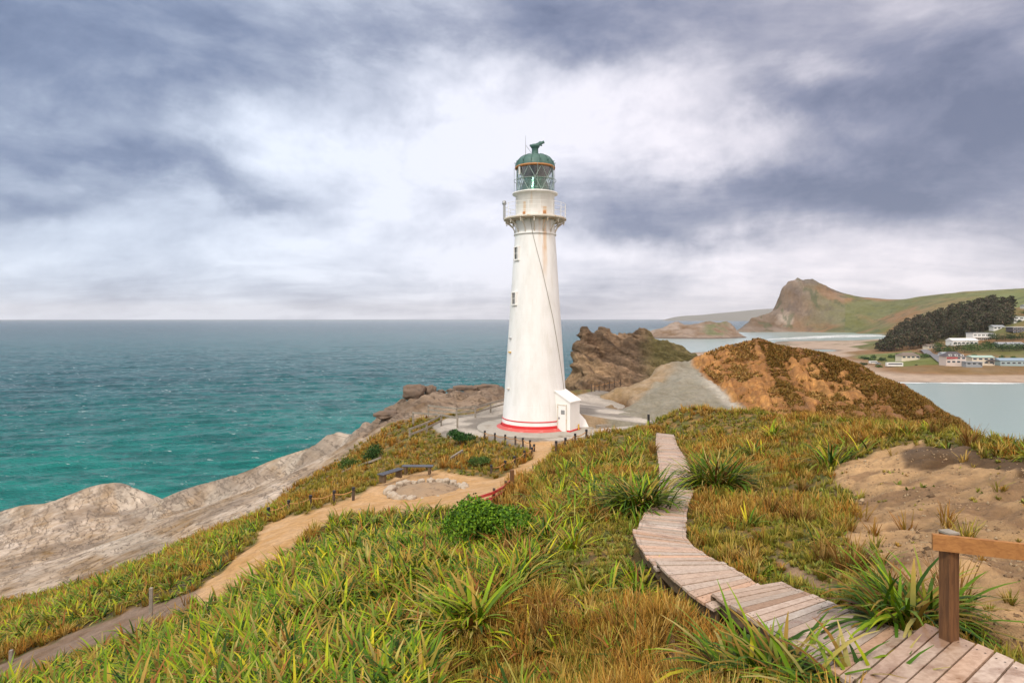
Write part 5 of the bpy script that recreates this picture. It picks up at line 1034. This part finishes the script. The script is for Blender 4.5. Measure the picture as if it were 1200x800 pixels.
def stems(center, rad3, n, mat, parent, r=.02):
    b = MB(); c = np.array(center)
    for i in range(n): a = 2 * math.pi * i / n; e = c + np.array((math.cos(a) * rad3[0] * .5, math.sin(a) * rad3[1] * .5, rad3[2] * .5)); b.tube([c - (0, 0, .25), (c + e) / 2 + (0, 0, rad3[2] * .1), e], [r, r * .7, r * .35], 5)
    b.build('stem', mat, parent)
def shrub(p, rad3, n, ls, pal, label, lumps=5, cat='shrub'):
    t = thing('shrub', label, cat, tuple(p)); ps = []
    for i in range(lumps): ps.append(leafball(np.array(p) + np.array((RNG.uniform(-.55, .55) * rad3[0], RNG.uniform(-.4, .4) * rad3[1], rad3[2] * RNG.uniform(.2, .65))), np.array(rad3) * RNG.uniform(.45, .62), n // lumps, ls, pal, i * 7))
    v, q_, c_ = catb(ps); mesh_np('foliage', v, q_, M['leaf'], t, c_); stems(p, rad3, 7, M['bark'], t); return t
shrub(hit(570, 640), (1.2, 1.0, 1.15), 11000, .085, [(.12, .24, .012), (.19, .32, .02), (.04, .10, .012), (.08, .17, .015)], 'rounded bright green leafy shrub below the red barrier', 8)
shrub(np.array(PZ(540, 518, 30.6)), (1.15, .9, 1.0), 3200, .12, [(.03, .085, .02), (.05, .12, .025), (.02, .06, .015)], 'dark green shrub in front of the timber fences', 6)
shrub(np.array(P3(432, 546, 46)), (1.0, .9, 1.5), 2600, .13, [(.035, .08, .02), (.06, .12, .025), (.025, .06, .015)], 'dark green shrub on the slope above the rock shelf', 5)
shrub(np.array(P3(411, 551, 46)), (1.2, .9, 1.0), 2400, .13, [(.05, .095, .02), (.08, .13, .025)], 'low olive shrub just left of the dark one above the rock shelf', 5)
shrub(hit(560, 547, y1=60), (.9, .7, .7), 1500, .1, [(.05, .10, .02), (.08, .13, .03)], 'small green shrub inside the curve of the rope fence', 4)

# ------------------------------------------------------------------ VILLAGE
M['vwhite'] = plain('house_white', (.70, .69, .66), .6, .1, .5, bump=0); M['vcream'] = plain('house_cream', (.62, .54, .42), .6, .1, .5, bump=0); M['vgreen'] = plain('house_green', (.42, .52, .42), .6, .1, .5, bump=0)
M['vteal'] = plain('house_teal', (.30, .39, .40), .6, .1, .5, bump=0); M['vpink'] = plain('house_pink', (.60, .50, .44), .6, .1, .5, bump=0); M['vred'] = plain('house_red', (.38, .045, .05), .6, .1, .5, bump=0)
M['vdark'] = plain('house_dark', (.07, .06, .065), .6, .1, .5, bump=0); M['vroofbrown'] = plain('roof_brown', (.16, .125, .10), .8, .2, .5, bump=0); M['vroofgrey'] = plain('roof_grey', (.27, .29, .31), .6, .1, .5, bump=0)
M['vroofgreen'] = plain('roof_green', (.32, .44, .38), .6, .1, .5, bump=0); M['vroofblue'] = plain('roof_blue', (.22, .30, .38), .5, .1, .5, bump=0); M['vwin'] = plain('house_window', (.045, .055, .07), .15, .1, .5, bump=0); M['tyre'] = plain('tyre', (.02, .02, .02), .8)
def house(px, py, Y, w, d, floors, rz, wall, roof, kind, label, nwin=4, rh=1.6, fh=2.7, extra=None, cat='house', winh=1.2, z=None):
    x = (px - 600) / F * Y; z0 = ZC - (py - HY) / F * Y if z is None else z; zgr = fz(x, Y) - 1.5; t = thing('house', label, cat, (x, Y, z0)); H = floors * fh
    def L(a, b_, c_): return (x + a * math.cos(rz) - b_ * math.sin(rz), Y + a * math.sin(rz) + b_ * math.cos(rz), z0 + c_)
    b = MB(); b.box(L(0, 0, (H + (zgr - z0)) / 2), (w, d, H - (zgr - z0)), rz); b.build('wall', M[wall], t)
    b = MB(); e = .5
    if kind == 'flat': b.box(L(0, 0, H + .18), (w + 2 * e, d + 2 * e, .35), rz)
    else:
        cs = [L(-w / 2 - e, -d / 2 - e, H), L(w / 2 + e, -d / 2 - e, H), L(w / 2 + e, d / 2 + e, H), L(-w / 2 - e, d / 2 + e, H)]; ins = d / 2 if kind == 'hip' else 0
        rg_ = [L(-w / 2 - e + ins, 0, H + rh), L(w / 2 + e - ins, 0, H + rh)]; b.add(cs + rg_, [(0, 1, 5, 4), (2, 3, 4, 5), (1, 2, 5), (3, 0, 4), (3, 2, 1, 0)])
    b.build('roof', M[roof], t)
    for f_ in range(floors):
        for i in range(nwin):
            wx = (i + .5) / nwin * w - w / 2; ww = w / nwin * .62
            b = MB(); b.box(L(wx, -d / 2 - .03, f_ * fh + 1.45), (ww + .25, .12, winh + .25), rz); fr_ = b.build('window', M['vwhite'], t)
            b = MB(); b.box(L(wx, -d / 2 - .09, f_ * fh + 1.45), (ww, .06, winh), rz); b.build('pane', M['vwin'], fr_)
    b = MB(); b.box(L(w * .5 - .8 - (w / nwin * .81 if nwin > 3 else 0) * 0, -d / 2 - .05, 1.0), (.9, .08, 2.0), rz); b.build('door', M['vdark'], t)
    if extra: extra(t, L, w, d, H)
    return t
def verandah(t, L, w, d, H):
    b = MB(); b.box(L(0, -d / 2 - 1.2, 2.7), (w, 2.4, .2)); b.build('balcony', M['vwhite'], t)
    for i in range(6): b = MB(); b.box(L(-w / 2 + .15 + i * (w - .3) / 5, -d / 2 - 2.3, H / 2 - .2), (.22, .22, H - .1)); b.build('column', M['vwhite'], t)
    b = MB(); b.box(L(0, -d / 2 - 2.36, 3.45), (w, .08, .75)); b.build('balustrade', M['vwhite'], t)
def dormers(t, L, w, d, H):
    for i in range(3): b = MB(); b.box(L(-w * .3 + i * w * .3, -d / 2 + .3, H + .9), (1.7, 1.4, 1.3)); q_ = b.build('dormer', M['vwhite'], t); b = MB(); b.box(L(-w * .3 + i * w * .3, -d / 2 - .43, H + .9), (1.1, .08, .8)); b.build('pane', M['vwin'], q_)
    b = MB(); b.box(L(0, -d / 2 - .13, 4.2), (w + .2, .2, 1.0)); b.build('red_panel', M['vred'], t)
def balc(t, L, w, d, H):
    b = MB(); b.box(L(w * .3, -d / 2 - .9, 2.75), (w * .4, 1.8, .2)); b.box(L(w * .3, -d / 2 - 1.75, 3.3), (w * .4, .08, .9)); b.build('balcony', M['vdark'], t)
house(1063.5, 420, 500, 15, 8, 1, .03, 'vcream', 'vroofbrown', 'hip', 'low cream house with a brown hipped roof alone on the lawn', 4, 2.6, 2.5)
house(1116, 425.5, 452, 13.5, 9, 2, -.1, 'vpink', 'vdark', 'hip', 'two storey house with a dark roof, dormers and a red band', 4, 3.4, 2.6, dormers)
house(1148, 426.5, 455, 15.5, 8, 2, -.08, 'vcream', 'vroofgreen', 'gable', 'cream house with a pale green roof and a dark balcony', 4, 1.3, 2.6, balc)
house(1139, 428, 440, 11, 5, 1, -.08, 'vroofgrey', 'vroofgrey', 'flat', 'row of grey garages in front of the cream house', 3, 1, 2.4, cat='garage')
house(1183, 427, 455, 20, 8, 1, 0, 'vteal', 'vroofblue', 'gable', 'long teal house with a blue grey roof by the dunes', 5, 1.7, 3.2)
house(1127, 403.5, 540, 22, 9, 1, 0, 'vwhite', 'vwhite', 'gable', 'long low white house with a white roof below the pine wood', 6, 2.0, 3.6)
house(1148, 398.5, 575, 19, 9, 2, 0, 'vwhite', 'vroofgrey', 'flat', 'two storey white house with a verandah at the corner of the pine wood', 5, 1, 3.4, verandah)
house(1181, 406.5, 520, 22, 8, 1, .03, 'vgreen', 'vroofgrey', 'gable', 'pale green bungalow above the hedge of dark shrubs', 5, 1.5, 2.7)
house(1194, 390.5, 575, 18, 8, 2, 0, 'vdark', 'vwhite', 'flat', 'dark house with a white flat roof at the right edge', 5, 1, 2.9)
house(1198, 378, 640, 18, 8, 2, -.3, 'vwhite', 'vroofgrey', 'flat', 'white house high on the slope right of the pine wood', 4, 1, 3.2)
house(1206, 361, 760, 16, 8, 1, 0, 'vwhite', 'vroofgrey', 'gable', 'small pale house highest on the hill at the right edge', 4, 1.4, 3)
house(1090, 408, 560, 9, 7, 1, .1, 'vcream', 'vroofbrown', 'gable', 'small cream cottage with a brown roof at the foot of the pine wood', 3, 1.6, 2.6, z=fz((1090 - 600) / F * 560, 560))
house(1168, 396, 600, 10, 7, 1, -.1, 'vwhite', 'vroofgrey', 'gable', 'small white cottage with a grey roof just right of the verandah house', 3, 1.6, 2.7, z=fz((1168 - 600) / F * 600, 600))
house(1108, 424, 490, 8, 6, 1, 0, 'vwhite', 'vroofgrey', 'gable', 'small white shed roof house between the road and the dormer house', 2, 1.3, 2.5, z=fz((1108 - 600) / F * 490, 490))
def vehicle(px, Y, L_, H_, W_, rz, body, name, label, cat, box=False, z=None):
    x = (px - 600) / F * Y; z0 = fz(x, Y) + .0 if z is None else z; t = thing(name, label, cat, (x, Y, z0)); c_, s_ = math.cos(rz), math.sin(rz)
    def P_(a, b_, z_): return (x + a * c_ - b_ * s_, Y + a * s_ + b_ * c_, z0 + z_)
    b = MB()
    if box: b.box(P_(0, 0, H_ * .55), (L_, W_, H_ * .85), rz, .12)
    else: b.box(P_(0, 0, H_ * .38), (L_, W_, H_ * .45), rz, .15); b.box(P_(-L_ * .04, 0, H_ * .76), (L_ * .55, W_ * .86, H_ * .44), rz, .1, .8)
    b.build('body', M[body], t)
    for s in (-1, 1): b = MB(); b.box(P_(-L_ * (.04 if not box else 0), s * W_ * (.40 if not box else .502), H_ * (.76 if not box else .68)), (L_ * (.5 if not box else .86), .1, H_ * .26), rz); b.build('window', M['vwin'], t)
    for a in (-.32, .32):
        for s in (-1, 1): b = MB(); p = np.array(P_(L_ * a, s * W_ * .45, .34)); n_ = np.array((-s_, c_, 0)); b.tube([p - n_ * .12, p + n_ * .12], .34, 14); b.build('wheel', M['tyre'], t)
vehicle(1048, 465, 12, 3.3, 2.5, -.02, 'vwhite', 'bus', 'long white bus parked on the grass by the dunes', 'bus', True)
vehicle(1023, 500, 6, 2.3, 2.0, 0, 'vwhite', 'van', 'white van parked at the lawn edge left of the brown roofed house', 'van', True)
vehicle(1029, 492, 4.4, 1.5, 1.8, .1, 'vroofgrey', 'car', 'small grey car parked beside the white van', 'car')
vehicle(1001, 440, 5.5, 2.4, 2.1, .9, 'vwhite', 'van', 'pale van on the beach track by the ochre hill slope', 'van', True)
# road
rd = [(1079, 560), (1084, 545), (1088, 525), (1093, 505), (1098, 488), (1104, 470), (1108, 460)]
V = []; Fq = []; pl = resample(np.array([((px - 600) / F * Y, Y, 0) for px, Y in rd]), 60)
for i, p in enumerate(pl):
    d_ = pl[min(i + 1, 59)] - pl[max(i - 1, 0)]; d_ /= np.linalg.norm(d_); n_ = np.array((-d_[1], d_[0], 0)); za = max(fz(*(p + n_ * k_)[:2]) for k_ in (-3.2, 0, 3.2)) + .7
    V += [tuple(p + n_ * 3.2 + (0, 0, za)), tuple(p - n_ * 3.2 + (0, 0, za))]
    if i: Fq.append((2 * i - 2, 2 * i - 1, 2 * i + 1, 2 * i))
props(mesh_np('road', V, Fq, plain('asphalt', (.15, .15, .16), .85)), 'narrow grey road climbing between the shrubs', 'road', None, 'structure')
def hump(px, Y, r3, pal, label, n=420, group=None, ls=.9):
    x = (px - 600) / F * Y; z0 = fz(x, Y); t = thing('shrub', label, 'shrub', (x, Y, z0), group); p = np.array((x, Y, z0)); ps = [leafball(p + np.array((RNG.uniform(-.4, .4) * r3[0], RNG.uniform(-.3, .3) * r3[1], r3[2] * .25)), np.array(r3) * .72, n // 3, ls, pal, i * 5 + px) for i in range(3)]
    v, q_, c_ = catb(ps); mesh_np('foliage', v, q_, M['farleaf'], t, c_)
    b = MB(); b.tube([p - (0, 0, 1), p + (0, 0, r3[2] * .5)], [.25, .12], 6); b.build('trunk', M['bark'], t)
DK = [(.03, .055, .022), (.045, .08, .028), (.022, .04, .018)]; MG = [(.06, .10, .03), (.085, .13, .035), (.04, .075, .025)]
hump(1015.5, 545, (3.2, 3, 2.6), DK, 'small round dark shrub on the open dune grass'); hump(1034, 520, (4.5, 4, 4), DK, 'round dark shrub left of the brown roofed house'); hump(1050, 540, (5, 4, 3.4), MG, 'low green shrub just behind the brown roofed house')
hump(1072, 520, (7, 5, 7), MG, 'tall green shrub behind the brown roofed house'); hump(1084, 500, (5, 4, 4.5), MG, 'green shrub at the left edge of the road'); hump(1073.5, 427 + 35, (1.3, 1, 1.2), DK, 'tiny shrub on the lawn right of the bus', 150, None, .4)
for (px, Y, a, b_) in [(1096, 525, 6, 5), (1106, 515, 7, 5.5), (1112, 500, 6, 5), (1122, 510, 7, 6), (1130, 500, 7, 6), (1138, 512, 7, 6), (1146, 500, 7, 6), (1153, 512, 6, 6), (1160, 500, 7, 6), (1168, 510, 6, 5), (1175, 500, 7, 5), (1183, 500, 7, 5), (1191, 500, 7, 5), (1199, 500, 7, 5), (1100, 545, 6, 4), (1207, 500, 7, 5)]:
    hump(px, Y, (a * 1.25, 5, b_ * 1.45), DK if RNG.random() < .6 else MG, 'dark rounded shrub in the belt between the village house rows', 420, 'shrubs between the village house rows')
for (px, Y, a, b_) in [(1168, 560, 6, 6), (1178, 555, 7, 6), (1188, 550, 6, 5), (1160, 570, 5, 5), (1198, 545, 7, 6)]: hump(px, Y, (a * 1.2, 5, b_ * 1.3), DK, 'dark shrub on the slope above the pale green bungalow', 420, 'shrubs above the pale green bungalow')
for (px, Y, a, b_) in [(1195, 655, 6, 5), (1180, 640, 5, 4), (1200, 700, 7, 5)]: hump(px, Y, (a, 5, b_), MG, 'green shrub on the upper slope right of the pine wood', 300, 'shrubs on the upper slope')
for i in range(26):
    px = RNG.uniform(1010, 1205); Y = RNG.uniform(465, 560) if px < 1100 else RNG.choice([RNG.uniform(470, 490), RNG.uniform(520, 640)])
    if 1076 < px < 1112 or abs(px - 1063) < 12 and Y < 512: continue
    hump(px, Y, (RNG.uniform(2, 4.5), 3, RNG.uniform(2, 5)), DK if RNG.random() < .5 else MG, 'small garden shrub scattered on the grass among the village houses', 220, 'garden shrubs scattered through the village')
# pine wood
b_v = []; tr = MB(); cnt = 0
while cnt < 620:
    px = RNG.uniform(1030, 1186); Y = RNG.uniform(605, 800)
    lo = np.interp(px, [1030, 1045, 1070, 1100, 1130, 1160, 1186], [640, 620, 612, 600, 592, 590, 610]); hi_ = np.interp(px, [1030, 1045, 1186], [690, 780, 770])
    if not lo < Y < hi_: continue
    x = (px - 600) / F * Y; z0 = fz(x, Y); h = RNG.uniform(9, 17) * np.interp(px, [1030, 1050, 1180], [.6, 1, 1]); r = RNG.uniform(3.4, 6.0)
    tone_ = np.array((1, .96, .92)) * RNG.uniform(.8, 2.0)
    for k_ in range(4):
        zc_ = z0 + h * (.28 + .2 * k_); rr_ = r * (.9, 1, .9, .6)[k_]; ll = leafball(np.array((x + RNG.normal(0, .8), Y + RNG.normal(0, .8), zc_)), (rr_, rr_, h * .15), 34, 1.9, [(.034, .040, .022), (.045, .052, .028), (.024, .029, .018), (.065, .05, .035), (.055, .042, .03)], cnt * 3)
        b_v.append((ll[0], ll[1], ll[2] * tone_))
    tr.tube([(x, Y, z0 - 1), (x, Y, z0 + h * .85)], [.32, .12], 5, False); cnt += 1
v, q_, c_ = catb(b_v); pw = props(mesh_np('pine_wood', v, q_, M['farleaf'], None, c_), 'dark pine wood covering the rise behind the village', 'wood', None, 'stuff')
tr.build('trunks', M['bark'], pw)
# people-size marks of the lawn: small white boat on the grass
# ------------------------------------------------------------------ sea haze
hz = MB(); hz.box((0, 0, 120), (50000, 50000, 800 - 0)); hm = bpy.data.materials.new('haze'); hm.use_nodes = True; nt = hm.node_tree; nt.nodes.clear()
ho = nt.nodes.new('ShaderNodeOutputMaterial'); pv = nt.nodes.new('ShaderNodeVolumePrincipled'); pv.inputs['Color'].default_value = (.93, .95, 1, 1); pv.inputs['Density'].default_value = .000035; pv.inputs['Anisotropy'].default_value = 0; nt.links.new(pv.outputs[0], ho.inputs['Volume'])
HAZE = True
if HAZE:
    o = hz.build('haze', hm, None, (0, 0, 0)); props(o, 'thin pale sea haze softening the far shore', 'haze', None, 'stuff')
